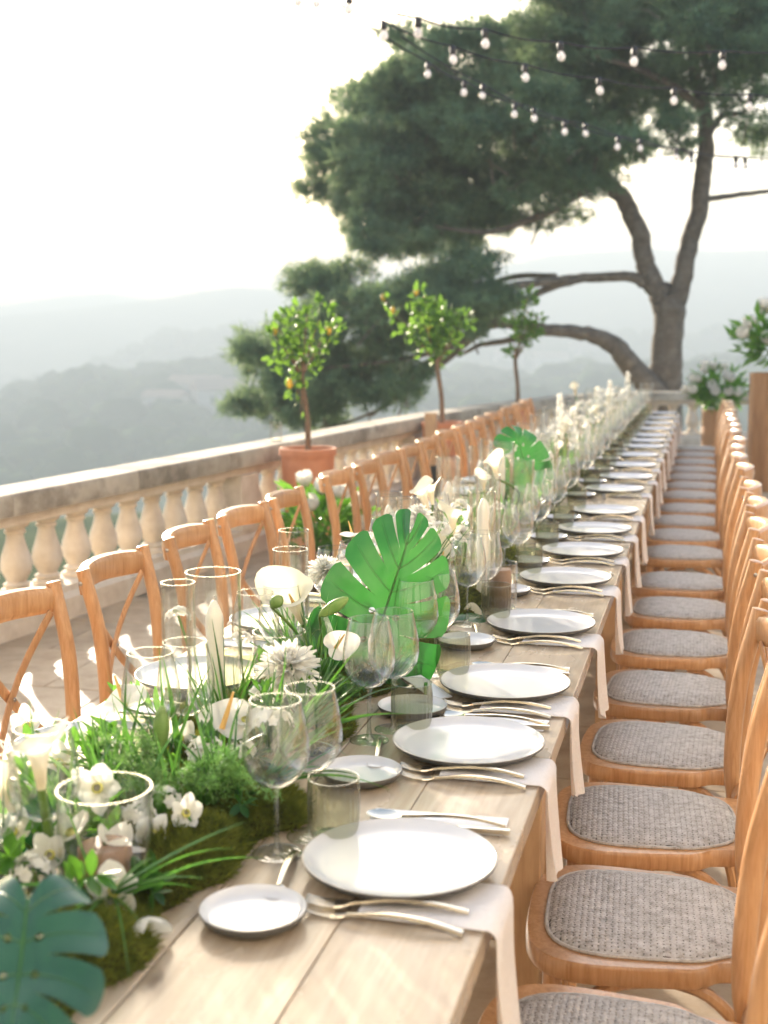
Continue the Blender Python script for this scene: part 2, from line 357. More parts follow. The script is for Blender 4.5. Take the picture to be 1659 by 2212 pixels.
# terrain: one sheet from below the terrace to the far ridges
def sil(pts):
    a = []; e = []
    for x, y in pts:
        d = ray(x, y); a.append(math.atan2(d[0] * CR[0] + d[1] * CR[1], d[0] * -_sy + d[1] * _cy)); e.append(d[2] / math.hypot(d[0], d[1]))
    return np.array(a), np.array(e)
RIDGES = [(8, [(-2000, 2450), (829, 2450), (4000, 2450)]),
          (26, [(-2000, 1500), (0, 1500), (1659, 1400), (4000, 1500)]),
          (230, [(-2500, 1180), (0, 1120), (500, 1080), (1000, 1000), (1659, 960), (4000, 1000)]),
          (430, [(-2500, 960), (0, 893), (40, 883), (100, 848), (176, 824), (248, 820), (312, 826), (352, 808), (432, 812), (468, 798), (516, 800), (700, 815), (900, 835), (1100, 838), (1300, 820), (1480, 802), (1659, 806), (4000, 900)]),
          (600, [(-2500, 980), (0, 900), (300, 850), (516, 830), (1000, 860), (1659, 860), (4000, 930)]),
          (700, [(-2500, 860), (0, 840), (150, 810), (224, 785), (308, 749), (348, 737), (440, 717), (508, 705), (700, 715), (1000, 740), (1300, 722), (1659, 715), (4000, 800)]),
          (790, [(-2500, 860), (0, 830), (308, 765), (508, 730), (1000, 750), (1659, 735), (4000, 800)]),
          (1000, [(-2500, 720), (0, 681), (152, 665), (288, 651), (376, 641), (440, 627), (520, 619), (588, 625), (640, 634), (760, 640), (900, 610), (1112, 566), (1184, 548), (1400, 533), (1530, 540), (1659, 536), (2200, 560), (4000, 640)]),
          (1150, [(-2500, 735), (0, 700), (520, 680), (1112, 640), (1659, 620), (4000, 700)]),
          (1350, [(-2500, 690), (0, 662), (90, 650), (132, 641), (200, 635), (248, 635), (288, 644), (400, 655), (900, 650), (1659, 650), (4000, 690)]),
          (1500, [(-2500, 760), (829, 760), (4000, 760)])]
NA, NRr = 420, 120
az = np.linspace(R(-70), R(70), NA)
rk = np.array([r for r, _ in RIDGES]); hk = []
for r, pts in RIDGES:
    a, e = sil(pts); hk.append(CAMZ + r * np.interp(az, a, e))
hk = np.array(hk)
rr = np.exp(np.linspace(math.log(8), math.log(1500), NRr))
def hgt(rv, ai):
    k = np.clip(np.searchsorted(rk, rv) - 1, 0, len(rk) - 2); t = (rv - rk[k]) / (rk[k + 1] - rk[k]); t = np.clip(t, 0, 1); t = t * t * (3 - 2 * t)
    h = hk[:, ai]; return h[k] * (1 - t) + h[k + 1] * t
fw = np.array([-_sy, _cy]); rt = np.array([_cy, _sy])
V = np.zeros((NRr, NA, 3))
ph = nr.uniform(0, 6.28, 40)
for ir, r in enumerate(rr):
    for_dir = np.outer(np.cos(az), fw) + np.outer(np.sin(az), rt)
    xy = for_dir * r
    k = min(max(int(np.searchsorted(rk, r)) - 1, 0), len(rk) - 2); t = (r - rk[k]) / (rk[k + 1] - rk[k]); t = min(max(t, 0), 1); t = t * t * (3 - 2 * t)
    z = hk[k] * (1 - t) + hk[k + 1] * t
    nz = np.zeros(NA)
    for q in range(14):
        fq = .006 * 1.55 ** q; an = ph[q] ; nz += np.sin(xy[:, 0] * fq * math.cos(an * 3) + xy[:, 1] * fq * math.sin(an * 3) + ph[q + 14]) * .55 ** (q * .55)
    z = z + nz * r * .0006
    V[ir, :, :2] = xy; V[ir, :, 2] = z
idx = np.arange(NRr * NA).reshape(NRr, NA)
Fq = np.stack([idx[:-1, :-1], idx[:-1, 1:], idx[1:, 1:], idx[1:, :-1]], -1).reshape(-1, 4)
ter = npmesh('hills', V.reshape(-1, 3), Fq, M['hill'], None, 'structure', True)

# far woods: crowns that read as one mass
def ico():
    t = (1 + 5 ** .5) / 2; v = np.array([(-1, t, 0), (1, t, 0), (-1, -t, 0), (1, -t, 0), (0, -1, t), (0, 1, t), (0, -1, -t), (0, 1, -t), (t, 0, -1), (t, 0, 1), (-t, 0, -1), (-t, 0, 1)], float)
    v /= np.linalg.norm(v[0]); f = [(0, 11, 5), (0, 5, 1), (0, 1, 7), (0, 7, 10), (0, 10, 11), (1, 5, 9), (5, 11, 4), (11, 10, 2), (10, 7, 6), (7, 1, 8), (3, 9, 4), (3, 4, 2), (3, 2, 6), (3, 6, 8), (3, 8, 9), (4, 9, 5), (2, 4, 11), (6, 2, 10), (8, 6, 7), (9, 8, 1)]
    vv = list(map(tuple, v)); cache = {}; nf = []
    def mid(a, b):
        k = (min(a, b), max(a, b))
        if k not in cache:
            p = np.array(vv[a]) + np.array(vv[b]); p /= np.linalg.norm(p); vv.append(tuple(p)); cache[k] = len(vv) - 1
        return cache[k]
    for a, b, c in f:
        x, y, z = mid(a, b), mid(b, c), mid(c, a); nf += [(a, x, z), (b, y, x), (c, z, y), (x, y, z)]
    return np.array(vv), np.array(nf)
IV, IF = ico()
def terr_z(x, y):
    f_, r_ = x * -_sy + y * _cy, x * _cy + y * _sy; a = math.atan2(r_, f_); r = math.hypot(x, y)
    ai = (a - az[0]) / (az[1] - az[0]); ri = (math.log(r) - math.log(8)) / (math.log(1500) - math.log(8)) * (NRr - 1)
    ai = min(max(ai, 0), NA - 1.001); ri = min(max(ri, 0), NRr - 1.001); a0, r0 = int(ai), int(ri); fa, fr = ai - a0, ri - r0
    z = V[r0:r0 + 2, a0:a0 + 2, 2]; return float((z[0, 0] * (1 - fa) + z[0, 1] * fa) * (1 - fr) + (z[1, 0] * (1 - fa) + z[1, 1] * fa) * fr)
def far_wood(name, label, nmb, r0, r1, s0, s1, a0=-24, a1=24):
    VV = []; FF = []
    for i in range(nmb):
        a = R(rnd.uniform(a0, a1)); r = rnd.uniform(r0, r1); x, y = fw * (r * math.cos(a)) + rt * (r * math.sin(a))
        s = rnd.uniform(s0, s1) * (1.5 if rnd.random() < .08 else 1); z = terr_z(x, y)
        jit = 1 + nr.uniform(-.28, .28, (len(IV), 1))
        p = IV * jit * np.array([s, s, s * rnd.uniform(.6, 1.0)]) + np.array([x, y, z + s * .35])
        VV.append(p); FF.append(IF + len(IV) * i)
    o = npmesh(name, np.concatenate(VV), np.concatenate(FF), M['wood_far'], None, 'stuff', True); return tag(o, label, 'trees')
far_wood('hillside_wood', 'hazy grey-green wood covering the nearest hill beyond the balustrade', 2600, 250, 445, 2.2, 4.6)
far_wood('ridge_wood', 'paler wooded ridge fading into haze behind the nearest hill', 1500, 560, 705, 2.6, 5)

# a few pale houses on the near hill
def house(px, py, wv, hv, dv, lab):
    # first terrain hit along the ray
    d = ray(px, py); d = d / math.hypot(d[0], d[1]); r = 240
    while r < 1500 and CAMZ + d[2] * r > terr_z(d[0] * r, d[1] * r): r += 4
    x, y = d[0] * r, d[1] * r
    t = thing('house', lab, 'house', (x, y, terr_z(x, y) - .5), YAW + rnd.uniform(-.4, .4), 'pale houses on the hillside')
    MB().box((-wv / 2, -dv / 2, 0), (wv / 2, dv / 2, hv)).build('wall', M['wall'], t, False)
    rf = MB(); o = .4; h2 = hv + wv * .16
    rf.add([(-wv / 2 - o, -dv / 2 - o, hv), (wv / 2 + o, -dv / 2 - o, hv), (wv / 2 + o, dv / 2 + o, hv), (-wv / 2 - o, dv / 2 + o, hv), (-wv / 2 - o, 0, h2), (wv / 2 + o, 0, h2)], [(0, 1, 5, 4), (2, 3, 4, 5), (0, 4, 3), (1, 2, 5), (3, 2, 1, 0)]).build('roof', M['roof'], t, False)
    for k in (-.3, 0, .3): MB().box((k * wv - .6, -dv / 2 - .05, hv * .45), (k * wv + .6, -dv / 2 + .05, hv * .75)).build('window', M['pane'], t, False)
house(425, 880, 13, 7, 8, 'pale house on the hill left of the first potted tree'); house(495, 890, 18, 6, 8, 'long pale house low on the hill beside the pine')
house(360, 905, 10, 6, 7, 'small pale house among trees on the near hill'); house(1190, 800, 16, 7, 8, 'pale house below the arching pine branch')
house(1260, 780, 14, 7, 8, 'pale house in the valley left of the pine trunk'); house(1100, 790, 14, 6, 8, 'pale house in the valley behind third potted tree')

# ------------------------------------------------------------------ added, unseen walls behind and beside the camera that bounce warm light
M['render_wall'] = stone('pale_render', (.48, .46, .43), (.55, .53, .50), (.61, .59, .56), 1.2, .9, .3)
bounce = thing('bounce_wall', 'added unseen pale wall bouncing warm light onto the shaded side', 'bounce wall', (0, 0, 0))
def bounce_facade(name, x0, x1, y, z1, doors, rot=None):
    mb = MB(); e = sorted(doors); x = x0
    for d0, d1 in e: mb.box((x, 0, 0), (d0, .35, 3.0)); x = d1
    mb.box((x, 0, 0), (x1, .35, 3.0)); mb.box((x0, 0, 3.0), (x1, .35, z1)); o = mb.build(name, M['render_wall'], bounce, False); o.location = (0, y, 0)
    for d0, d1 in e:
        q = MB().box((d0, .15, 0), (d1, .2, 3.0)).build('added_door', M['pane'], bounce, False); q.location = (0, y, 0)
    return o
bounce_facade('wall', -9, 9, -3.2, 7.5, [(-6, -4.6), (-1.5, -.1), (3, 4.4)])
sw = MB().box((0, -2.84, 0), (.35, 11, 7.5)).build('added_side_wall', M['render_wall'], bounce, False); sw.location = (5.2, 0, 0)

# ------------------------------------------------------------------ balustrade
bal = thing('balustrade', 'weathered cream stone balustrade with turned balusters along the terrace edge', 'balustrade', (0, 0, 0))
def run(s0, s1, prof, name, mat):
    """prof: list of (offset outwards, z) closed outline swept along the balustrade line"""
    n_ = max(2, int((s1 - s0) / .25) + 1); mb = MB(); vs = []; k = len(prof)
    for i in range(n_):
        x, y, a = bpos(s0 + (s1 - s0) * i / (n_ - 1)); nx, ny = -math.sin(a), math.cos(a)
        vs += [(x + nx * o, y + ny * o, z) for o, z in prof]
    fs = [(i * k + j, i * k + (j + 1) % k, (i + 1) * k + (j + 1) % k, (i + 1) * k + j) for i in range(n_ - 1) for j in range(k)]
    fs += [tuple(range(k - 1, -1, -1)), tuple((n_ - 1) * k + j for j in range(k))]
    return mb.add(vs, fs).build(name, mat, bal)
cop = [(-.145, .60), (-.145, .695), (-.132, .71), (.132, .71), (.145, .695), (.145, .60)]
und = [(-.10, .545), (-.10, .57), (-.125, .5985), (.125, .5985), (.10, .57), (.10, .545)]
pli = [(-.15, 0), (-.15, .115), (-.12, .14), (-.12, .175), (.12, .175), (.12, .14), (.15, .115), (.15, -.3)]
s = 0
while s < BL - .3:
    L = rnd.uniform(1.0, 1.4); e = min(s + L, BL); run(s + .002, e - .002, cop, 'coping_stone', M['coping']); s = e
s = 0
while s < BL - .3: e = min(s + 1.6, BL); run(s + .002, e - .002, und, 'rail_moulding', M['stone']); run(s + .002, e - .002, pli, 'plinth_stone', M['stone']); s = e
prof = [(.080, .176), (.080, .198), (.058, .206), (.069, .224), (.048, .238), (.060, .262), (.077, .292), (.081, .325), (.074, .365), (.059, .41), (.047, .45), (.043, .478), (.054, .487), (.054, .498), (.045, .506), (.070, .524), (.076, .5445)]
bm_ = None; s = .25; cnt = 0
while s < BL - .1:
    x, y, a = bpos(s); cnt += 1
    if (cnt - 3) % 13 == 0:
        mb = MB().bbox((-.13, -.13, .176), (.13, .13, .5445), .004); o = mb.build('pier', M['stone'], bal, False); o.location = (x, y, 0); o.rotation_euler = (0, 0, a)
    else:
        if bm_ is None: _o = MB().lathe(prof, 22, cap0=True, cap1=True).build('baluster', M['stone']); bm_ = _o.data; bpy.data.objects.remove(_o)
        o = link('baluster', bm_, bal); o.location = (x, y, 0); o.rotation_euler = (0, 0, rnd.uniform(0, 6))
    s += .262

# ================================================================== PINE
pine = thing('pine_tree', 'large umbrella pine with forked trunk behind the far balustrade', 'tree', tuple(aty(1436, 870, 19.0) * np.array([1, 1, 0])))
PB = np.array(pine.location)
def pp(x, y, dd=0.0): return aty(x, y, 19.0 + dd) - PB
def limb(name, pts, rads, n=6, seg=10):
    P = crom(pts, n); rr_ = np.interp(np.linspace(0, 1, len(P)), np.linspace(0, 1, len(rads)), rads)
    P = [p + nr.normal(0, .012, 3) * min(1, r_ * 8) for p, r_ in zip(P, rr_)]
    return MB().tube(P, list(rr_), seg).build(name, M['bark'], pine)
base = pp(1436, 900); base[2] = -6.5
limb('trunk', [base, base * np.array([.6, .6, 0]) + np.array([0, 0, -1.2]), pp(1437, 860), pp(1438, 800), pp(1443, 720), pp(1446, 668), pp(1445, 630)], [.40, .29, .245, .235, .215, .22, .17], seg=14)
limb('branch', [pp(1447, 690), pp(1462, 640), pp(1487, 540), pp(1512, 430), pp(1525, 330), pp(1520, 230), pp(1500, 150, .3), pp(1490, 60, .5), pp(1470, -60, .5)], [.16, .15, .13, .125, .12, .10, .09, .07, .05])
limb('branch', [pp(1440, 690), pp(1425, 640), pp(1395, 575), pp(1380, 500), pp(1345, 430), pp(1300, 385), pp(1240, 330, -.5), pp(1160, 290, -1)], [.16, .155, .14, .135, .125, .115, .09, .06])
limb('branch', [pp(1432, 665), pp(1405, 620), pp(1360, 598), pp(1260, 600), pp(1180, 610, -.5), pp(1100, 620, -1), pp(1010, 660, -1.2), pp(900, 700, -1.5)], [.12, .10, .075, .07, .06, .055, .045, .03])
limb('branch', [pp(1262, 600, -.1), pp(1190, 622, -.3), pp(1120, 655, -.6), pp(1060, 690, -.8), pp(980, 740, -1)], [.055, .055, .05, .045, .025])
limb('branch', [pp(1200, 596, -.3), pp(1110, 598, .2), pp(1040, 620, .4), pp(930, 640, .6)], [.045, .045, .04, .02])
limb('branch', [pp(1428, 870, -.3), pp(1372, 800, -.4), pp(1330, 748, -.5), pp(1270, 722, -.6), pp(1180, 712, -.8), pp(1060, 700, -1), pp(960, 760, -1.2), pp(860, 830, -1.2)], [.19, .165, .135, .105, .085, .065, .045, .025])
limb('branch', [pp(1180, 712, -.8), pp(1100, 735, -.7), pp(1040, 745, -.8), pp(990, 770, -.8)], [.05, .045, .035, .02])
limb('branch', [pp(1060, 700, -1), pp(960, 780, -1.2), pp(880, 840, -1.4), pp(800, 900, -1.4)], [.05, .045, .035, .018])
limb('branch', [pp(1010, 735, -1.1), pp(900, 770, -1.6), pp(760, 790, -1.8), pp(620, 800, -1.9)], [.04, .035, .025, .012])
limb('branch', [pp(960, 760, -1.2), pp(860, 860, -1.0), pp(770, 905, -.9), pp(700, 925, -.9)], [.035, .03, .02, .01])
limb('branch', [pp(1000, 660, -1.2), pp(850, 670, -1.6), pp(720, 650, -1.8)], [.04, .03, .012])
limb('branch', [pp(920, 790, -1.2), pp(880, 850, -1), pp(860, 900, -1)], [.03, .022, .012])
limb('branch', [pp(1512, 430), pp(1545, 428, .2), pp(1600, 420, .4), pp(1680, 410, .6), pp(1760, 395, .8)], [.05, .045, .04, .03, .02])
limb('branch', [pp(1300, 385), pp(1235, 430, -.3), pp(1170, 465, -.5), pp(1060, 500, -.6), pp(940, 490, -.8)], [.06, .055, .05, .04, .02])
limb('branch', [pp(1525, 300), pp(1560, 250, .3), pp(1610, 240, .5), pp(1659, 180, .6)], [.06, .05, .04, .02])
limb('branch', [pp(1520, 240), pp(1460, 190, -.3), pp(1380, 150, -.6), pp(1280, 120, -.8)], [.07, .055, .045, .025])
limb('branch', [pp(1500, 160, .3), pp(1570, 120, .5), pp(1640, 70, .7)], [.05, .04, .02])
# crown: pads of needle tufts.  (px, py, rx, ry in view px, depth offset, density weight)
PADS = [(740, 290, 70, 55), (735, 380, 75, 60), (790, 230, 70, 60), (820, 330, 110, 90), (880, 180, 70, 70), (870, 270, 110, 90), (900, 130, 60, 50), (960, 210, 120, 90), (1000, 130, 75, 60),
        (800, 440, 85, 60), (880, 430, 120, 80), (960, 350, 140, 110), (1060, 250, 130, 100), (1060, 380, 140, 90), (1150, 150, 100, 90), (1170, 300, 130, 100), (1180, 400, 110, 70), (980, 470, 110, 55), (1080, 460, 100, 45), (870, 520, 70, 30), (950, 530, 90, 32), (1010, 555, 80, 28), (820, 500, 60, 35),
        (1160, 60, 70, 60), (1230, 30, 90, 70), (1230, 110, 110, 90), (1320, 20, 110, 80), (1330, 120, 120, 90), (1280, 210, 110, 90), (1300, 300, 90, 60), (1420, 40, 120, 80), (1420, 140, 110, 80), (1400, 230, 90, 60), (1520, 30, 110, 80), (1600, 60, 80, 70), (1540, 120, 70, 50), (1640, 130, 60, 50), (1650, 20, 70, 60), (1480, 200, 60, 40), (1470, 280, 40, 30), (1620, 215, 50, 28), (1640, 300, 40, 18), (1380, 300, 60, 30), (1240, 370, 60, 40), (1330, -60, 200, 70), (1550, -60, 200, 70), (1740, 100, 90, 80), (1760, 240, 60, 40), (1180, -50, 90, 50),
        (700, 640, 65, 45), (690, 590, 40, 25), (760, 620, 75, 35), (790, 670, 100, 50), (870, 620, 90, 40), (940, 610, 80, 38), (880, 690, 100, 50), (720, 720, 90, 60), (800, 760, 110, 65), (640, 740, 60, 40), (580, 770, 60, 35), (560, 760, 40, 25), (640, 830, 85, 50), (600, 870, 70, 40), (720, 850, 90, 50), (770, 810, 90, 50), (680, 890, 70, 35), (570, 850, 45, 25), (960, 660, 60, 35), (990, 620, 50, 30), (870, 760, 70, 45), (840, 840, 60, 28), (1010, 690, 40, 22), (1090, 640, 30, 16), (740, 660, 60, 40), (930, 720, 50, 30)]
tufts = []
for (x, y, rx, ry) in PADS:
    k = 19 / FP; dep = nr.uniform(-1.6, 1.6) if y < 560 else nr.uniform(-2.4, -.6)
    c = pp(x, y, dep) ; ax, az_ = rx * k, ry * k; ay = .75 * ax + .2
    ncl = int((5 + 12.5 * (rx * ry) / 5000) * (.42 if x > 1360 and y > 90 else .6 if 440 < y < 590 else .62 if y >= 590 else .8)) if rx * ry > 900 else 4
    d = nr.normal(0, 1, (ncl, 3)); d /= np.linalg.norm(d, axis=1)[:, None]; rad = nr.uniform(.2, 1.32, (ncl, 1)) ** .6
    CL = c + d * rad * np.array([ax, ay, az_])
    for cc, dd in zip(CL, d):
        m_ = int(nr.integers(18, 34)); e = nr.normal(0, 1, (m_, 3)); e /= np.linalg.norm(e, axis=1)[:, None]; sr = nr.uniform(.18, .36)
        P = cc + e * sr * nr.uniform(.45, 1, (m_, 1)) * np.array([1.25, 1.25, .6]); out = e * .7 + dd * .6 + np.array([0, 0, .4])
        tufts.append(np.concatenate([P, out], 1))
tufts = np.concatenate(tufts)
NT, NB = len(tufts), 13
P = np.repeat(tufts[:, :3], NB, 0); O = np.repeat(tufts[:, 3:], NB, 0); O /= np.linalg.norm(O, axis=1)[:, None]
D = O * .75 + nr.normal(0, .62, O.shape); D /= np.linalg.norm(D, axis=1)[:, None]
Ln = nr.uniform(.10, .21, (len(P), 1)); sidev = np.cross(D, nr.normal(0, 1, D.shape)); sidev /= np.linalg.norm(sidev, axis=1)[:, None] + 1e-9
st = P - D * .03 + nr.normal(0, .04, P.shape)
A = st - sidev * .011; B = st + sidev * .011; Cc = st + D * Ln
Vn = np.stack([A, B, Cc], 1).reshape(-1, 3); Fn = np.arange(len(Vn)).reshape(-1, 3)
cr = npmesh('crown', Vn, Fn, M['needle'], pine); cr['kind'] = 'stuff'
# twigs inside the crown
mb = MB()
for i in range(420):
    t0 = tufts[rnd.randrange(NT)]; p = Vector(t0[:3]); q = p - Vector(t0[3:]).normalized() * rnd.uniform(.3, .7) + Vector((rnd.uniform(-.2, .2), 0, -.1)); mb.tube([q, (p + q) / 2 + Vector((0, 0, .04)), p], [.014, .01, .004], 4)
mb.build('twigs', M['bark'], pine, True, 'stuff')

# ------------------------------------------------------------------ potted citrus trees
def citrus(loc, pw, phh, trunk_top, blobs, lab, nl, spike=None, lemons=0, kx=1.0):
    t = thing('potted_citrus_tree', lab, 'potted tree', loc, 0, 'citrus trees in terracotta planters')
    b0, b1 = pw * .82 / 2, pw / 2; h = phh
    mb = MB(); rim = .045
    prof_ = [(b0, 0), (b1 * .985, h - rim), (b1 * 1.05, h - rim), (b1 * 1.05, h), (b1 * .93, h), (b1 * .9, h - .05)]
    pln = mb.lathe(prof_, 36, cap0=True).build('planter', M['terracotta'], t)
    MB().lathe([(.001, h - .045), (b1 * .905, h - .045)], 24).build('soil', M['soil'], pln, False)
    tt = Vector(trunk_top) - Vector(loc)
    MB().tube(crom([(0, 0, h - .06), (tt.x * .3 + .01, tt.y * .3, h + (tt.z - h) * .4), tt, tt + Vector((.02, 0, .15))], 5), [.022 * kx, .018 * kx, .017 * kx, .008 * kx], 8).build('trunk', M['twig'], t)
    br = MB(); VV = []; 
    LV = np.array([(0, 0, 0), (-.018, 0, .022), (0, .006, .03), (.018, 0, .022), (-.016, 0, .046), (0, .006, .05), (.016, 0, .046), (0, -.004, .072)]) ; LF = np.array([(0, 1, 2), (0, 2, 3), (1, 4, 5), (1, 5, 2), (2, 5, 6), (2, 6, 3), (4, 7, 5), (5, 7, 6)])
    Vs = []; Fs = []; cnt = 0
    for (bp, brad) in blobs:
        c = Vector(bp) - Vector(loc); br.tube(crom([tt, tt.lerp(c, .5) + Vector((0, 0, .02)), c], 3), [.008, .006, .003], 5)
        for q in range(int(nl * .8 * (brad / .12) ** 2)):
            d = Vector(nr.normal(0, 1, 3)).normalized(); p = c + d * brad * rnd.uniform(.3, 1.05)
            rot = (d * .7 + Vector(nr.normal(0, .5, 3)) + Vector((0, 0, .3))).to_track_quat('Z', 'Y').to_matrix() @ Matrix.Rotation(rnd.uniform(0, 6), 3, 'Z')
            Vs.append((LV * rnd.uniform(.7, 1.25) * kx) @ np.array(rot).T + np.array(p)); Fs.append(LF + 8 * cnt); cnt += 1
    br.build('branches', M['twig'], t)
    crn = npmesh('crown', np.concatenate(Vs), np.concatenate(Fs), M['citrus'], t, 'stuff')
    for q in range(lemons):
        c, brad = blobs[rnd.randrange(len(blobs))]; c = Vector(c) - Vector(loc)
        MB().lathe([(.002, -.035), (.016, -.026), (.024, 0), (.018, .024), (.003, .036)], 10, c=tuple(c + Vector((rnd.uniform(-1, 1), rnd.uniform(-1, 1), rnd.uniform(-.7, .7))) * brad)).build('lemon', M['lemon'], crn)
    return t
def blobsat(Y, lst): return [(tuple(aty(x, y, Y + dd)), r * Y / FP) for x, y, r, dd in lst]
Y1, Y2, Y3 = 8.3, 11.4, 14.2
citrus((-2.62, Y1, 0), .37, .71, aty(652, 815, Y1), blobsat(Y1, [(600, 705, 30, 0), (640, 690, 38, .1), (690, 690, 40, 0), (710, 715, 30, .1), (610, 750, 38, -.1), (660, 740, 48, 0), (690, 760, 35, .1), (620, 790, 34, 0), (655, 790, 38, .1), (635, 830, 22, -.05), (640, 865, 15, -.05), (650, 900, 12, -.05), (665, 665, 22, 0), (585, 715, 14, 0)]), 'nearest potted citrus tree in terracotta planter by the balustrade', 42, lemons=3)
citrus((-2.33, Y2, 0), .36, .68, aty(945, 790, Y2), blobsat(Y2, [(900, 645, 25, 0), (925, 665, 28, .1), (835, 650, 12, 0), (850, 680, 16, 0), (875, 715, 24, 0), (915, 700, 34, 0), (945, 710, 40, .1), (985, 700, 32, 0), (1005, 690, 22, 0), (930, 745, 36, 0), (970, 740, 36, 0), (945, 770, 26, 0), (960, 680, 25, .1)]), 'middle potted citrus tree with a long left shoot and yellow fruit', 42, lemons=6, kx=1.2)
citrus((-2.05, Y3, 0), .37, .66, aty(1113, 780, Y3), blobsat(Y3, [(1140, 640, 14, 0), (1142, 665, 16, 0), (1110, 700, 20, 0), (1140, 705, 26, 0), (1160, 690, 18, 0), (1125, 735, 22, 0), (1150, 725, 18, 0), (1108, 760, 14, 0)]), 'farthest, thinnest potted citrus tree near the end of the table', 40, lemons=0, kx=1.3)

# wooden post beside the middle planter
p = aty(931, 905, 10.9); t = thing('wooden_post', 'square wooden post with black lower half beside the middle planter', 'post', (p[0], 10.9, 0), .1)
MB().bbox((-.05, -.05, .33), (.05, .05, .79)).build('post', M['tableleg'], t, False); MB().bbox((-.07, -.07, 0), (.07, .07, .34)).build('base', M['black'], t, False)

# ================================================================== TABLE
TZ = .75; XR, XL = -.25, -1.176; XC = (XR + XL) / 2
def make_table(y0, y1, lab):
    t = thing('dining_table', lab, 'table', (XC, (y0 + y1) / 2, 0), 0, 'oak tables joined end to end')
    hw, hl = (XR - XL) / 2, (y1 - y0) / 2
    for k in range(5):
        pw = 2 * hw / 5; x0 = -hw + k * pw
        MB().bbox((x0 + .0008, -hl + .001, TZ - .035), (x0 + pw - .0008, hl - .001, TZ - (.0006 if k % 2 else 0)), .0016).build('plank', M['table'], t, False)
    for sx in (-1, 1):
        MB().box((sx * (hw - .05) - .012, -hl + .06, TZ - .13), (sx * (hw - .05) + .012, hl - .06, TZ - .0355)).build('apron', M['tableleg'], t, False)
        for sy in (-1, 1):
            MB().bbox((sx * (hw - .065) - .035, sy * (hl - .08) - .035, 0), (sx * (hw - .065) + .035, sy * (hl - .08) + .035, TZ - .036)).build('leg', M['tableleg'], t, False)
    return t
ys = [.35, 2.45, 4.55, 6.65, 8.75, 10.35, 12.0]
for i in range(6): make_table(ys[i], ys[i + 1], f'{ORD[i]} pale oak table of the long row, counted from the camera')

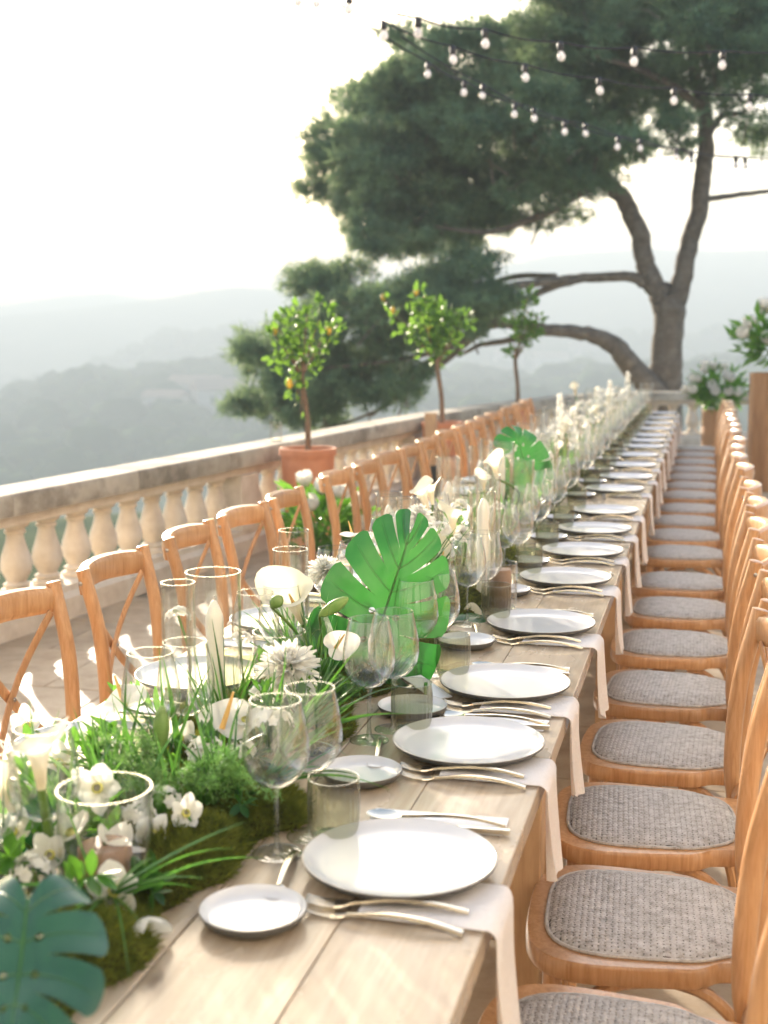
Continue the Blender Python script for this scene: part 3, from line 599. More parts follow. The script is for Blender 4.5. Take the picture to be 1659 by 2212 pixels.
# ================================================================== CHAIRS
def make_chair():
    t = thing('cross_back_chair', 'x', 'chair', (0, 0, 0))
    half = [(.215, 0), (.213, .08), (.202, .14), (.172, .184), (.12, .205), (.04, .204), (-.05, .194), (-.078, .189), (-.098, .176), (-.118, .160), (-.16, .154), (-.2, .150)]
    P = crom(half, 3); out = [(p[0], p[1]) for p in P] + [(-.205, 0)] + [(p[0], -p[1]) for p in P[::-1]][:-1]
    inn = []
    for x, y in out: inn.append((x * .79 + .006, y * .81))
    mb = MB(); k = len(out); vs = []
    rings = [(out, .422, .985), (out, .428, 1.0), (out, .452, 1.0), (out, .458, .985), (inn, .458, 1.0), (inn, .43, 1.0)]
    for pl, z, sc in rings: vs += [(x * sc, y * sc, z) for x, y in pl]
    fs = [(i * k + j, i * k + (j + 1) % k, i * k + k + (j + 1) % k, i * k + k + j) for i in range(len(rings) - 1) for j in range(k)]
    fs += [(5 * k + j, 5 * k + (j + 1) % k, (j + 1) % k, j) for j in range(k)]
    mb.add(vs, fs).build('seat_frame', M['chair'], t)
    # woven pad: dome of basket-weave pillows on a dark base
    def pad_in(x, y):
        hy = .168 + .010 * min(max((x + .05) / .2, -1), 1) if x > -.1 else .158
        hy *= 1.0; u = (x - .003) / .176; v = y / hy; return abs(u) ** 3.2 + abs(v) ** 3.6
    def pad_z(x, y):
        q = min(pad_in(x, y), 1.0); return .457 + .020 * (1 - q ** 1.6) ** .6
    NXs, NYs = 24, 24; g = []
    for i in range(NXs + 1):
        row = []
        for j in range(NYs + 1):
            x = .003 + .178 * (2 * i / NXs - 1); y = .18 * (2 * j / NYs - 1); q = pad_in(x, y)
            if q > 1: s_ = (1 / q) ** .3; x = .003 + (x - .003) * s_; y *= s_
            row.append((x, y, pad_z(x, y) - .0015))
        g.append(row)
    pad = MB().grid(g).build('seat_pad', M['weave_under'], t)
    VV = []; FF = []; pxx, pyy = .0108, .0084
    for i in range(-18, 19):
        for j in range(-23, 24):
            cx = .003 + i * pxx; cyy = j * pyy
            if pad_in(cx, cyy) > .97: continue
            over = (i + j) % 2 == 0; lx, ly = (pxx * .84, pyy * .40) if over else (pxx * .40, pyy * .84)
            hz = rnd.uniform(.0023, .0031); o = len(VV); dx, dy = rnd.uniform(-.0005, .0005), rnd.uniform(-.0005, .0005)
            for (u, v, hh) in ((-1, -.8, 0), (-.5, -1, .55), (.5, -1, .55), (1, -.8, 0), (-1, .8, 0), (-.5, 1, .55), (.5, 1, .55), (1, .8, 0), (-.55, 0, 1), (.55, 0, 1)):
                a, b_ = (u, v) if over else (v, u); x, y = cx + dx + a * lx, cyy + dy + b_ * ly; VV.append((x, y, pad_z(x, y) - .0012 + hz * hh))
            q = [(0, 1, 8), (1, 2, 9, 8), (2, 3, 9), (0, 8, 4), (4, 8, 5), (8, 9, 6, 5), (9, 7, 6), (9, 3, 7)]
            if not over: q = [tuple(reversed(f)) for f in q]
            FF += [tuple(w_ + o for w_ in f) for f in q]
    edge = []
    for k in range(64):
        a = 2 * PI * k / 64; lo, hi = 0, .25
        for _ in range(24):
            mid = (lo + hi) / 2
            if pad_in(.003 + mid * math.cos(a), mid * math.sin(a)) < 1: lo = mid
            else: hi = mid
        edge.append((.003 + lo * math.cos(a), lo * math.sin(a), .4605))
    MB().tube(edge + [edge[0]], .0038, 6, caps=False).build('piping', M['weave'], pad)
    MB().add(VV, FF).build('woven_strands', M['weave'], pad, True, 'stuff')
    for s_ in (-1, 1):
        post = MB().tube(crom([(-.235, s_ * .172, 0), (-.205, s_ * .175, .22), (-.185, s_ * .178, .43), (-.178, s_ * .180, .56), (-.19, s_ * .185, .72), (-.222, s_ * .19, .86), (-.228, s_ * .191, .886)], 5), [.016] * 15 + [.019] * 10 + [.0185] * 12 + [.015], 12).build('back_post', M['chair'], t)
        MB().tube(crom([(.168, s_ * .165, 0), (.165, s_ * .163, .2), (.160, s_ * .160, .425)], 4), [.014] * 3 + [.017] * 6, 12).build('leg', M['chair'], t)
        # bent braces under the seat
        MB().tube(crom([(.150, s_ * .162, .18), (.145, s_ * .165, .27), (.115, s_ * .168, .355), (.06, s_ * .168, .405), (0, s_ * .165, .418)], 4), .0115, 8).build('brace', M['chair'], t)
        MB().tube(crom([(-.200, s_ * .170, .16), (-.185, s_ * .168, .27), (-.155, s_ * .164, .345), (-.10, s_ * .16, .40), (-.04, s_ * .158, .418)], 4), .0115, 8).build('brace', M['chair'], t)
        MB().tube(crom([(.158, s_ * .150, .18), (.158, s_ * .14, .29), (.158, s_ * .10, .375), (.158, s_ * .04, .416)], 4), .0115, 8).build('brace', M['chair'], t)
        # cross strap
        q = []
        for i in range(9):
            u = i / 8; q.append((-.222 + .036 * u - .035 * math.sin(PI * u) - s_ * .005, s_ * (-.158 + .322 * u), .815 - .355 * u))
        MB().tube(q, .0135, 8, flat=.32, up=(1, 0, 0)).build('cross_strap', M['chair'], t)
        for lc, rt_ in (((-.204, s_ * .1905, .846), (0, R(84), 0)), ((-.2275, s_ * .2055, .85), (R(-90 * s_), 0, 0))):
            sc = MB().lathe([(.0065, 0), (.006, .002), (.003, .0035), (.0002, .004)], 8).build('screw', M['screw'], post); sc.location = lc; sc.rotation_euler = rt_
    # curved top rail
    g = MB(); sec = [(-.013, -.032), (.011, -.034), (.017, -.022), (.018, .020), (.012, .033), (-.003, .037), (-.014, .031), (-.017, 0)]
    vs = []; N_ = 17
    for i in range(N_):
        u = -1 + 2 * i / (N_ - 1); y = .176 * u; X = -.232 - .050 * (1 - u * u); z = .842 + .006 * (1 - u * u)
        fl_ = 1 - .12 * u ** 6
        for a, b_ in sec: vs.append((X + a * 1.0, y, z + b_ * fl_))
    k = len(sec); fs = [(i * k + j, i * k + (j + 1) % k, (i + 1) * k + (j + 1) % k, (i + 1) * k + j) for i in range(N_ - 1) for j in range(k)] + [tuple(range(k - 1, -1, -1)), tuple((N_ - 1) * k + j for j in range(k))]
    g.add(vs, fs).build('top_rail', M['chair'], t)
    sc = MB().lathe([(.006, 0), (.005, .002), (.0002, .0035)], 8).build('screw', M['screw'], t); sc.location = (-.226, 0, .638); sc.rotation_euler = (0, R(90), 0)
    return t
chair = make_chair()
RCH = [1.75, 2.24, 2.72, 3.22, 3.75, 4.32, 4.89, 5.43, 6.15, 6.68, 7.2, 7.72, 8.35, 8.87, 9.4, 9.92, 10.5, 11.1, 11.7]
for i, y in enumerate(RCH):
    place(chair, (-.085 + (.012 if 3 < i < 9 else 0) + rnd.uniform(-.012, .012), y, 0), (0, 0, PI + R(rnd.uniform(-4, 4))), f'honey wood cross-back chair, {ORD[i]} from the camera in the right-hand row', 'chair', 'cross-back chairs right of the table')
LCH = [2.63, 3.19, 3.73, 4.18, 4.66, 5.40, 5.86, 6.30, 6.75, 7.2, 7.85, 8.3, 8.75, 9.2, 9.65, 10.4, 10.95, 11.5]
for i, y in enumerate(LCH):
    place(chair, (-1.335 + rnd.uniform(-.012, .012), y, 0), (0, 0, R(rnd.uniform(-4, 4))), f'honey wood cross-back chair, {ORD[i]} from the camera in the left-hand row', 'chair', 'cross-back chairs left of the table')

# ================================================================== TABLEWARE
def make_plate(r, name, lab):
    t = MB()
    t.lathe([(.001, .0075), (r * .55, .0078), (r * .80, .0085), (r * .90, .0115), (r * .965, .0185), (r * .98, .0198)], 64)
    t.lathe([(r * .98, .0198), (r * .99, .0200), (r, .0193)], 64, 2)
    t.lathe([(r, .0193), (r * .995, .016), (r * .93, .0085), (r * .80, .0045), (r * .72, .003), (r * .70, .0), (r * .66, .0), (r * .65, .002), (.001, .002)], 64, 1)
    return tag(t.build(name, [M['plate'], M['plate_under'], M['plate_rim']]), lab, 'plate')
plate = make_plate(.136, 'dinner_plate', 'x'); bread = make_plate(.069, 'bread_plate', 'x')
def strip(mb, path, halfw, th, n=1):
    P = [Vector(p) for p in path]; vs = []
    for i, p in enumerate(P):
        w_ = halfw[i]; h_ = th[i]; vs += [p + Vector((0, -w_, -h_)), p + Vector((0, w_, -h_)), p + Vector((0, w_ * .9, h_)), p + Vector((0, 0, h_ * 1.35)), p + Vector((0, -w_ * .9, h_))]
    k = 5; N_ = len(P); fs = [(i * k + j, i * k + (j + 1) % k, (i + 1) * k + (j + 1) % k, (i + 1) * k + j) for i in range(N_ - 1) for j in range(k)] + [tuple(range(k - 1, -1, -1)), tuple((N_ - 1) * k + j for j in range(k))]
    mb.add(vs, fs)
def make_fork():      # lies along x: handle end at +x
    t = thing('fork', 'x', 'fork'); m_ = MB()
    path = crom([(.105, 0, .004), (.06, 0, .012), (.01, 0, .0135), (-.03, 0, .008), (-.05, 0, .005)], 4); N_ = len(path)
    strip(m_, path, list(np.interp(np.linspace(0, 1, N_), [0, .5, .85, 1], [.0052, .004, .0028, .004])), [.0022] * N_); m_.build('handle', M['metal'], t)
    m_ = MB(); path = crom([(-.05, 0, .005), (-.06, 0, .0035), (-.07, 0, .003)], 3); strip(m_, path, list(np.interp(np.linspace(0, 1, len(path)), [0, .5, 1], [.004, .010, .0115])), [.0011] * len(path)); hd = m_.build('head', M['metal'], t)
    for k in range(4):
        y = -.0096 + .0064 * k; m_ = MB(); path = [(-.069, y, .003), (-.085, y, .0035), (-.10, y * .97, .006), (-.108, y * .95, .0085)]; strip(m_, path, [.0019, .0019, .0016, .0008], [.001] * 4); m_.build('tine', M['metal'], hd)
    return t
def make_spoon(s_=1.0, name='spoon'):
    t = thing(name, 'x', 'spoon'); m_ = MB()
    path = crom([(.105 * s_, 0, .004), (.06 * s_, 0, .012), (.01, 0, .0135), (-.04 * s_, 0, .009), (-.055 * s_, 0, .008)], 4); N_ = len(path)
    strip(m_, path, list(np.interp(np.linspace(0, 1, N_), [0, .5, .85, 1], [.0052, .004, .0028, .0034])), [.0022] * N_); m_.build('handle', M['metal'], t)
    g = []
    for i in range(9):
        row = []
        for j in range(16):
            a = 2 * PI * j / 16; q = i / 8; x = -.082 * s_ + math.cos(a) * .029 * s_ * q; y = math.sin(a) * .0195 * s_ * q * (1 - .12 * math.cos(a)); row.append((x, y, .0018 + .0075 * q ** 2.2))
        row.append(row[0]); g.append(row)
    m2 = MB().grid(g); m2.build('bowl', M['metal'], t); return t
def make_knife():
    t = thing('knife', 'x', 'knife'); m_ = MB()
    path = [(.11, 0, .0045), (.06, 0, .0045), (.01, 0, .0042), (.002, 0, .004)]; strip(m_, path, [.005, .0048, .004, .0035], [.0035, .0034, .003, .0025]); m_.build('handle', M['metal'], t)
    m_ = MB(); path = crom([(.002, 0, .004), (-.03, .001, .0035), (-.07, .002, .003), (-.098, .003, .003), (-.112, .006, .003)], 3); N_ = len(path)
    strip(m_, path, list(np.interp(np.linspace(0, 1, N_), [0, .2, .75, .93, 1], [.0035, .0085, .0095, .007, .001])), [.0007] * N_); m_.build('blade', M['metal'], t); return t
fork, spoon, knife, dspoon = make_fork(), make_spoon(), make_knife(), make_spoon(.78, 'dessert_spoon')
def make_napkin(seed):
    r_ = random.Random(seed); NU, NV = 34, 13; path = []
    for i in range(NU):
        u = i / (NU - 1)
        if u < .45: q = u / .45; path.append((-.17 + .168 * q, .0042))
        elif u < .6: q = (u - .45) / .15 * PI / 2; path.append((-.002 + .014 * math.sin(q), .0042 - .014 * (1 - math.cos(q))))
        else: q = (u - .6) / .4; path.append((.012 + .010 * q * q, -.010 - .165 * q))
    ph_ = [r_.uniform(0, 6) for _ in range(4)]; W = r_.uniform(.064, .072); T = []; B = []
    for i, (x, z) in enumerate(path):
        u = i / (NU - 1); hang = max(0, (u - .5) * 2); tr, br_ = [], []
        for j in range(NV):
            v = -1 + 2 * j / (NV - 1); wv_ = W * (1 - .12 * hang) * v + .006 * hang * math.sin(3 * u * 3 + ph_[0]) + .004 * hang * v * math.sin(9 * u + ph_[3])
            rip = hang * (.006 * math.sin(5 * v + ph_[1] + u * 2) + .004 * math.sin(9 * v + ph_[2])); edge = max(0, abs(v) - .8) * 5
            th = .0034 * (1 - .8 * edge ** 2); zz = z - hang * .004 * math.sin(2.2 * v + ph_[2]) + (.016 * abs(v) ** 4 if i >= NU - 4 else 0) * (i - (NU - 5)) / 4
            ex = (.0, th) if u < .5 else (th, 0)
            if hang == 0: ex = (0, th)
            tr.append((x + rip + (th if u >= .52 else 0), wv_, zz + (th if u < .52 else 0) + .0002)); br_.append((x + rip - (th if u >= .52 else 0), wv_, zz - (th if u < .52 else 0)))
        T.append(tr); B.append(br_)
    mb = MB(); loop = [T[i] + B[i][::-1] + [T[i][0]] for i in range(NU)]; mb.grid(loop)
    k = len(loop[0]); mb.f.append(tuple(range(k - 1))); mb.f.append(tuple((NU - 1) * k + j for j in range(k - 2, -1, -1))); mb.mi += [0, 0]
    return tag(mb.build('linen_napkin', M['linen']), 'x', 'napkin')
naps = [make_napkin(k) for k in range(4)]
def make_wine():
    t = thing('wine_glass', 'x', 'wine glass')
    MB().lathe([(.001, .0028), (.020, .0030), (.036, .0016), (.0365, .0008), (.034, .0)], 36).build('foot', M['rim'], t)
    MB().lathe([(.010, .003), (.0055, .010), (.0038, .025), (.0034, .06), (.0038, .09), (.006, .101)], 12).build('stem', M['rim'], t)
    MB().lathe([(.0015, .100), (.010, .1015), (.024, .107), (.036, .119), (.0455, .135), (.0488, .152), (.0478, .172), (.0430, .200), (.0370, .2285), (.0358, .2285), (.0418, .200), (.0466, .172), (.0474, .152), (.0443, .136), (.034, .121)], 40).build('bowl', M['glass'], t); bw = [c_ for c_ in t.children if c_.name.startswith('bowl')][0]
    r0 = .0368; MB().tube([(r0 * math.cos(a), r0 * math.sin(a), .229) for a in np.linspace(0, 2 * PI, 41)], .0008, 6, caps=False).build('rim', M['rim'], bw); return t
wine = make_wine()
def make_tumbler():
    t = thing('ribbed_tumbler', 'x', 'tumbler'); N_ = 120
    rib = lambda a, z: 1 + .022 * math.cos(24 * a) * min(1, max(0, (z - .006) / .02))
    MB().lathe([(.020, .001), (.027, .004), (.033, .013), (.0368, .03), (.0385, .055), (.0382, .08), (.0372, .100)], N_, mod=rib).build('wall', M['smoke'], t)
    MB().lathe([(.001, .002), (.020, .001), (.026, .004), (.030, .012), (.024, .010), (.001, .0105)], 36).build('base', M['smoke_base'], t)
    r0 = .0372; MB().tube([(r0 * math.cos(a), r0 * math.sin(a), .1003) for a in np.linspace(0, 2 * PI, 41)], .0009, 6, caps=False).build('rim', M['rim'], t); return t
tumbler = make_tumbler()
card = tag(MB().box((-.105, -.035, 0), (.105, .035, .0012)).build('menu_card', M['paper'], None, False), 'x', 'card')
PY = [1.66, 2.19, 2.588, 3.16, 3.78, 4.27, 4.755, 5.263, 6.0, 6.52, 7.09, 7.68, 8.25, 8.70, 9.15, 9.74, 10.35, 10.95, 11.62]
def setting(cx, y, rz, side, i, full=True):
    o_ = ORD[i]; c_, s_ = math.cos(rz), math.sin(rz)
    def P(dx, dy, z=0): return (cx + c_ * dx - s_ * dy, y + s_ * dx + c_ * dy, TZ + z)
    J = lambda a: rnd.uniform(-a, a); at = f'at the {o_} {side}-hand place from the camera'; g = f' on the {side} side'
    place(plate, P(J(.008), J(.01), .0085), (0, 0, J(3)), f'grey-white dinner plate {at}', 'plate', 'dinner plates' + g)
    place(naps[i % 4], P(.147, -.075 + J(.012), .0005), (0, 0, rz), f'blush linen napkin over the table edge {at}', 'napkin', 'linen napkins' + g)
    place(bread, P(-.15, -.185 + J(.012)), (0, 0, J(3)), f'small grey-white bread plate {at}', 'plate', 'bread plates' + g)
    place(tumbler, P(-.122, .08 + J(.008)), (0, 0, J(3)), f'ribbed smoky green tumbler {at}', 'tumbler', 'ribbed tumblers' + g)
    place(wine, P(-.19, .02 + J(.01)), (0, 0, J(3)), f'clear wine glass nearer the camera {at}', 'wine glass', 'wine glasses' + g)
    place(wine, P(-.162, .105 + J(.01)), (0, 0, J(3)), f'clear wine glass farther from the camera {at}', 'wine glass', 'wine glasses' + g)
    place(fork, P(.012 + J(.004), -.128, .0072), (0, 0, rz + R(1 + J(5))), f'champagne metal fork nearer the plate {at}', 'fork', 'forks' + g)
    place(fork, P(.018 + J(.004), -.156, .0005), (0, 0, rz + R(-2 + J(3))), f'champagne metal fork farther from the plate {at}', 'fork', 'forks' + g)
    place(card, P(.012, .195, .0012), (0, 0, rz + R(J(4))), f'white menu card lying beside the plate {at}', 'card', 'menu cards' + g)
    place(knife, P(.016 + J(.004), .162, .0026), (0, 0, rz + R(J(4))), f'champagne metal knife {at}', 'knife', 'knives' + g)
    place(spoon, P(.012 + J(.004), .187, .0026), (0, 0, rz + R(J(4))), f'champagne metal spoon {at}', 'spoon', 'spoons' + g)
    place(dspoon, P(-.152, -.055, .0006), (0, 0, rz + R(100 + J(6))), f'small dessert spoon {at}', 'spoon', 'dessert spoons' + g)
for i, y in enumerate(PY): setting(-.395 + rnd.uniform(-.004, .004), y, 0, 'right', i)
LY = [1.50, 2.0, 2.50, 3.05, 3.58, 4.05, 4.55, 5.25, 5.75, 6.2, 6.65, 7.1, 7.75, 8.2, 8.65, 9.1, 9.55, 10.3, 10.85, 11.4]
for i, y in enumerate(LY): setting(-1.03 + rnd.uniform(-.004, .004), y, PI, 'left', i)

# ================================================================== CENTREPIECE
# hurricane glasses and candles
def make_hurricane(r, h):
    t = thing('glass_cylinder', 'x', 'vase')
    MB().lathe([(r * .97, .003), (r, .008), (r, h * .5), (r, h), (r - .0025, h), (r - .0025, h * .5), (r - .0025, .012)], 48).build('wall', M['glass'], t)
    MB().lathe([(.001, .004), (r * .9, .004), (r, .0), (r * .98, .012), (.001, .010)], 36).build('base', M['rim'], t)
    MB().tube([(r * math.cos(a), r * math.sin(a), h) for a in np.linspace(0, 2 * PI, 57)], .0010, 6, caps=False).build('rim', M['rim'], t); return t
def make_candle(r, h, mat='wax', pillar=False):
    t = thing('candle', 'x', 'candle')
    top = [(r, h - .004), (r * .9, h), (.001, h)] if pillar else [(r, h - .034), (r * .93, h - .027), (r * .62, h - .013), (r * .28, h - .002), (.001, h)]
    MB().lathe([(r * .98, 0), (r, .01)] + top, 20, cap0=True).build('wax', M[mat], t)
    MB().tube([(0, 0, h - .004), (.001, 0, h + .008)], .0012, 5).build('wick', M['wick'], t); return t
def cyl(px, py, r, h, lab, candle=None, X=None, clab=None):
    p = atz(px, py, TZ + h + .006); t = make_hurricane(r, h); tag(t, lab, 'vase', 'glass cylinders along the table'); t.location = (p[0], p[1], TZ + .006)
    if candle:
        c = make_candle(*candle); tag(c, clab, 'candle', 'candles in glass cylinders'); c.location = (p[0] + rnd.uniform(-.004, .004), p[1] + rnd.uniform(-.004, .004), TZ + .018); c.rotation_euler = (0, R(rnd.uniform(-1.2, 1.2)), 0)
    return p
cyl(460, 1235, .050, .31, 'tall wide glass cylinder holding the nearest tall white candle', (.0165, .245), clab='tall white candle in the nearest wide glass cylinder')
cyl(384, 1258, .031, .29, 'narrow empty tall glass cylinder left of the nearest tall candle')
cyl(627, 1186, .040, .25, 'glass cylinder with short candle in front of its taller twin', (.017, .19), clab='white candle in the cylinder behind the calla lily')
cyl(634, 1145, .036, .27, 'tall glass cylinder behind the calla lily, left of the big monstera leaf')
cyl(603, 1364, .053, .15, 'low wide glass cylinder behind the white dahlia', (.034, .07, 'wax_brown', True), clab='squat brown pillar candle behind the white dahlia')
cyl(225, 1702, .062, .15, 'low wide glass cylinder among the nearest flowers at lower left', (.036, .06, 'wax_brown', True), clab='brown pillar candle in the nearest low cylinder')
cyl(840, 1064, .042, .24, 'glass cylinder with candle beyond the big monstera leaf, left of centre', (.016, .19), clab='white candle beyond the big monstera leaf')
cyl(1043, 1062, .036, .31, 'tall glass cylinder with tall candle right of the second flower group', (.0155, .28), clab='tall white candle right of the second flower group')
cyl(1085, 1215, .040, .13, 'low glass cylinder with brown pillar candle beside the tumblers', (.030, .10, 'wax_brown', True), clab='brown pillar candle beside the tumblers')
cyl(966, 986, .044, .25, 'empty glass cylinder at mid table, left side'); cyl(1037, 965, .044, .27, 'glass cylinder with candle left of the second monstera leaf', (.016, .2), clab='white candle left of the second monstera leaf')
cyl(1085, 955, .05, .30, 'wide glass cylinder in front of the second monstera leaf', (.017, .25), clab='tall white candle in front of the second monstera leaf')
cyl(1103, 928, .044, .27, 'glass cylinder beyond the second monstera leaf'); cyl(1135, 914, .044, .28, 'glass cylinder left of the distant white flowers')
cyl(1190, 880, .05, .28, 'distant glass cylinder left of the white flower mass'); cyl(1245, 866, .05, .30, 'distant tall glass cylinder behind the white flower mass', (.016, .22), clab='distant white candle in the flower mass')
cyl(1397, 828, .055, .30, 'farthest glass cylinder at the end of the table'); cyl(1330, 848, .05, .28, 'far glass cylinder right of the white flower mass')
cyl(880, 1075, .034, .21, 'slim glass cylinder right of the second candle'); cyl(1000, 1075, .034, .2, 'slim glass cylinder in the second flower group')

hp = [make_hurricane(.038, .30), make_hurricane(.046, .26)]; cp = make_candle(.0155, .24)
for q in range(20):
    y = 3.55 + q * .41 + rnd.uniform(-.06, .06); x = -.78 + (.1 if q % 2 else -.09) + rnd.uniform(-.03, .03); k = q % 3 == 0
    place(hp[k], (x, y, TZ + .006), (0, 0, 0), f'clear glass cylinder, {ORD[q]} along the table middle beyond the big monstera leaf', 'vase', 'glass cylinders along the table')
    if q % 4 != 3: place(cp, (x + rnd.uniform(-.006, .006), y, TZ + .018), (0, R(rnd.uniform(-1.5, 1.5)), 0), f'slim white candle in the {ORD[q]} glass cylinder beyond the big monstera leaf', 'candle', 'candles in glass cylinders', scale=(1, 1, rnd.uniform(.8, 1.05)))

def axis_mat(p, axis, roll=0):
    return Matrix.Translation(Vector(p)) @ Vector(axis).to_track_quat('Z', 'Y').to_matrix().to_4x4() @ Matrix.Rotation(roll, 4, 'Z')
def stem_pts(base, head, bend=.15):
    b, h = Vector(base), Vector(head); m_ = b.lerp(h, .5) + Vector((rnd.uniform(-1, 1), rnd.uniform(-1, 1), .4)) * (h - b).length * bend
    return crom([b, m_, h], 6)
class Flower:
    """thing at base point; heads/stems are built in its local frame"""
    def __init__(s, name, lab, cat, base, group=None): s.t = thing(name, lab, cat, tuple(base), 0, group); s.b = Vector(base)
    def loc(s, p): return Vector(p) - s.b
    def stem(s, head, r=.004, mat='stem', bend=.12, base=None):
        MB().tube(stem_pts(s.loc(base) if base is not None else (0, 0, 0), s.loc(head), bend), list(np.linspace(r, r * .8, 13)), 7).build('stem', M[mat], s.t)
def calla(base, head, axis, L=.085, lab='', roll=0, group=None, th=.006, fl=1.0):
    f = Flower('calla_lily', lab, 'flower', base, group); h = f.loc(head); f.stem(head, th)
    g = []; NU, NA_ = 15, 28
    for i in range(NU):
        v = i / (NU - 1); row = []
        for j in range(NA_ + 1):
            a = 2 * PI * j / NA_; c = math.cos(a)
            r_ = L * (.075 + .11 * v + .24 * fl * v ** 4.0 + .12 * max(0, c) * v ** 5); z = L * (v * .95 - .10 * v ** 6 + .33 * max(0, c) ** 3 * v ** 4 - .12 * max(0, -c) * v ** 3)
            if v > .9: r_ += L * .03 * math.sin(5 * a)
            row.append((r_ * c, r_ * math.sin(a) * .92, z))
        g.append(row)
    mt = axis_mat(h, axis, roll); MB().grid(g).xf(mt).build('spathe', M['petal_cream'], f.t)
    MB().tube([(0, 0, L * .05), (0, 0, L * .4), (0, 0, L * .72)], [L * .05, L * .045, L * .02], 8).xf(mt).build('spadix', M['spadix'], f.t); return f.t
def anthurium(base, head, axis, L=.10, lab='', roll=0, group=None):
    f = Flower('anthurium', lab, 'flower', base, group); h = f.loc(head); f.stem(head, .003); g = []
    for i in range(13):
        v = i / 12; row = []
        for j in range(33):
            a = 2 * PI * j / 32; r_ = .5 * (1 - .35 * math.exp(-((a - PI) ** 2) * 5) * 1.0 + .22 * math.exp(-(min(a, 2 * PI - a) ** 2) * 6)) * v
            x, y = r_ * math.cos(a) * L, r_ * math.sin(a) * L * .92; row.append((x + .12 * L, y, L * (.10 * v * v + .03 * math.sin(4 * a) * v * v - .05 * math.cos(a) * v)))
        g.append(row)
    mt = axis_mat(h, axis, roll); MB().grid(g).xf(mt).build('spathe', M['petal_gloss'], f.t)
    MB().tube([(-.02 * L, 0, .01 * L), (.12 * L, 0, .28 * L), (.28 * L, 0, .62 * L)], [.05 * L, .042 * L, .02 * L], 9).xf(mt).build('spadix', M['spadix'], f.t); return f.t
def petal(mb, L, W, lift, cup, mt, n=6, tip=.0):
    g = []
    for i in range(n + 1):
        u = i / n; w_ = W * (math.sin(PI * min(u * .92 + .06, 1)) ** .7) * (1 - tip * u); row = []
        for k in (-1, -.5, 0, .5, 1): row.append((L * u * math.cos(lift * u), w_ * k, L * u * math.sin(lift * u) + cup * abs(k) ** 2 * W))
        g.append(row)
    mb.add([mt @ Vector(p) for r_ in g for p in r_], [(i * 5 + j, (i + 1) * 5 + j, (i + 1) * 5 + j + 1, i * 5 + j + 1) for i in range(n) for j in range(4)])
def dahlia(base, head, axis, Rr=.06, lab='', group=None, rows=7):
    f = Flower('dahlia', lab, 'flower', base, group); h = f.loc(head); f.stem(head, .004); mt = axis_mat(h, axis)
    for q in range(rows):
        fr = q / (rows - 1); n_ = int(20 - 9 * fr); mb = MB()
        for k in range(n_):
            a = 2 * PI * (k + .5 * (q % 2)) / n_ + rnd.uniform(-.1, .1); el = R(-18 + 85 * fr + rnd.uniform(-8, 8))
            petal(mb, Rr * (1 - .42 * fr) * rnd.uniform(.86, 1.08), Rr * .135, .3 * fr - .15, .5, mt @ Matrix.Rotation(a, 4, 'Z') @ Matrix.Rotation(-el, 4, 'Y') @ Matrix.Translation((Rr * .06, 0, .002 * q)), 6, .25)
        mb.build('petal_ring', M['petal'], f.t)
    MB().lathe([(.001, -.012), (.012, -.008), (.016, 0), (.001, .004)], 10).xf(mt).build('calyx', M['stem'], f.t); return f.t
def orchid(base, head, axis, Rr=.035, lab='', roll=0, group=None, cup=.25):
    f = Flower('orchid', lab, 'flower', base, group); h = f.loc(head); f.stem(head, .0028); mt = axis_mat(h, axis, roll)
    for k in range(5):
        mb = MB(); petal(mb, Rr * rnd.uniform(.9, 1.1), Rr * (.42 if k % 2 else .32), cup + rnd.uniform(-.2, .3), .3, mt @ Matrix.Rotation(2 * PI * k / 5 + rnd.uniform(-.12, .12), 4, 'Z') @ Matrix.Rotation(-R(12), 4, 'Y'), 6); mb.build('petal', M['petal'], f.t)
    MB().lathe([(.001, .0), (Rr * .16, .002), (Rr * .2, Rr * .22), (Rr * .12, Rr * .3)], 10).xf(mt).build('lip', M['eye'], f.t); return f.t
def phlox(base, head, Rr=.035, lab='', group=None, n_=26):
    f = Flower('phlox', lab, 'flower', base, group); h = f.loc(head); f.stem(head, .003); mb = MB()
    for k in range(n_):
        d = Vector(nr.normal(0, 1, 3)).normalized(); d.z = abs(d.z) * .9 - .15; c = h + d * Rr * rnd.uniform(.75, 1.05); mt0 = axis_mat(c, d + Vector((0, 0, .3)), rnd.uniform(0, 6))
        for q in range(5): petal(mb, Rr * .34, Rr * .13, .15, .2, mt0 @ Matrix.Rotation(2 * PI * q / 5, 4, 'Z'), 3)
    mb.build('blossoms', M['petal'], f.t, True, 'stuff'); return f.t
def broadleaf(base, tip, W, lab, mat='leaf', fold=.25, up=(0, 0, 1), group=None, name='lily_leaf', cat='leaf', droop=.0):
    b = Vector(base); t_ = Vector(tip); ax = t_ - b; L = ax.length; ax.normalize(); s_ = ax.cross(Vector(up)).normalized(); nrm = s_.cross(ax); g = []
    for i in range(13):
        u = i / 12; w_ = W * math.sin(PI * u ** .75) ** .8 if u < 1 else 0; row = []
        for k in (-1, -.6, -.2, 0, .2, .6, 1): row.append(ax * (L * u) + s_ * (w_ * k) + nrm * (w_ * fold * abs(k) + L * droop * math.sin(PI * u)))
        g.append(row)
    o = MB().grid(g).build(name, M[mat]); o.location = base; return tag(o, lab, cat, group)
def bud(base, head, axis, L=.075, lab='', group=None):
    f = Flower('lily_bud', lab, 'flower bud', base, group); h = f.loc(head); f.stem(head, .0035)
    MB().lathe([(.003, 0), (.009, L * .15), (.013, L * .45), (.0125, L * .65), (.008, L * .88), (.002, L)], 18, mod=lambda a, z: 1 + .10 * math.cos(3 * a)).xf(axis_mat(h, axis)).build('bud', M['bud'], f.t); return f.t
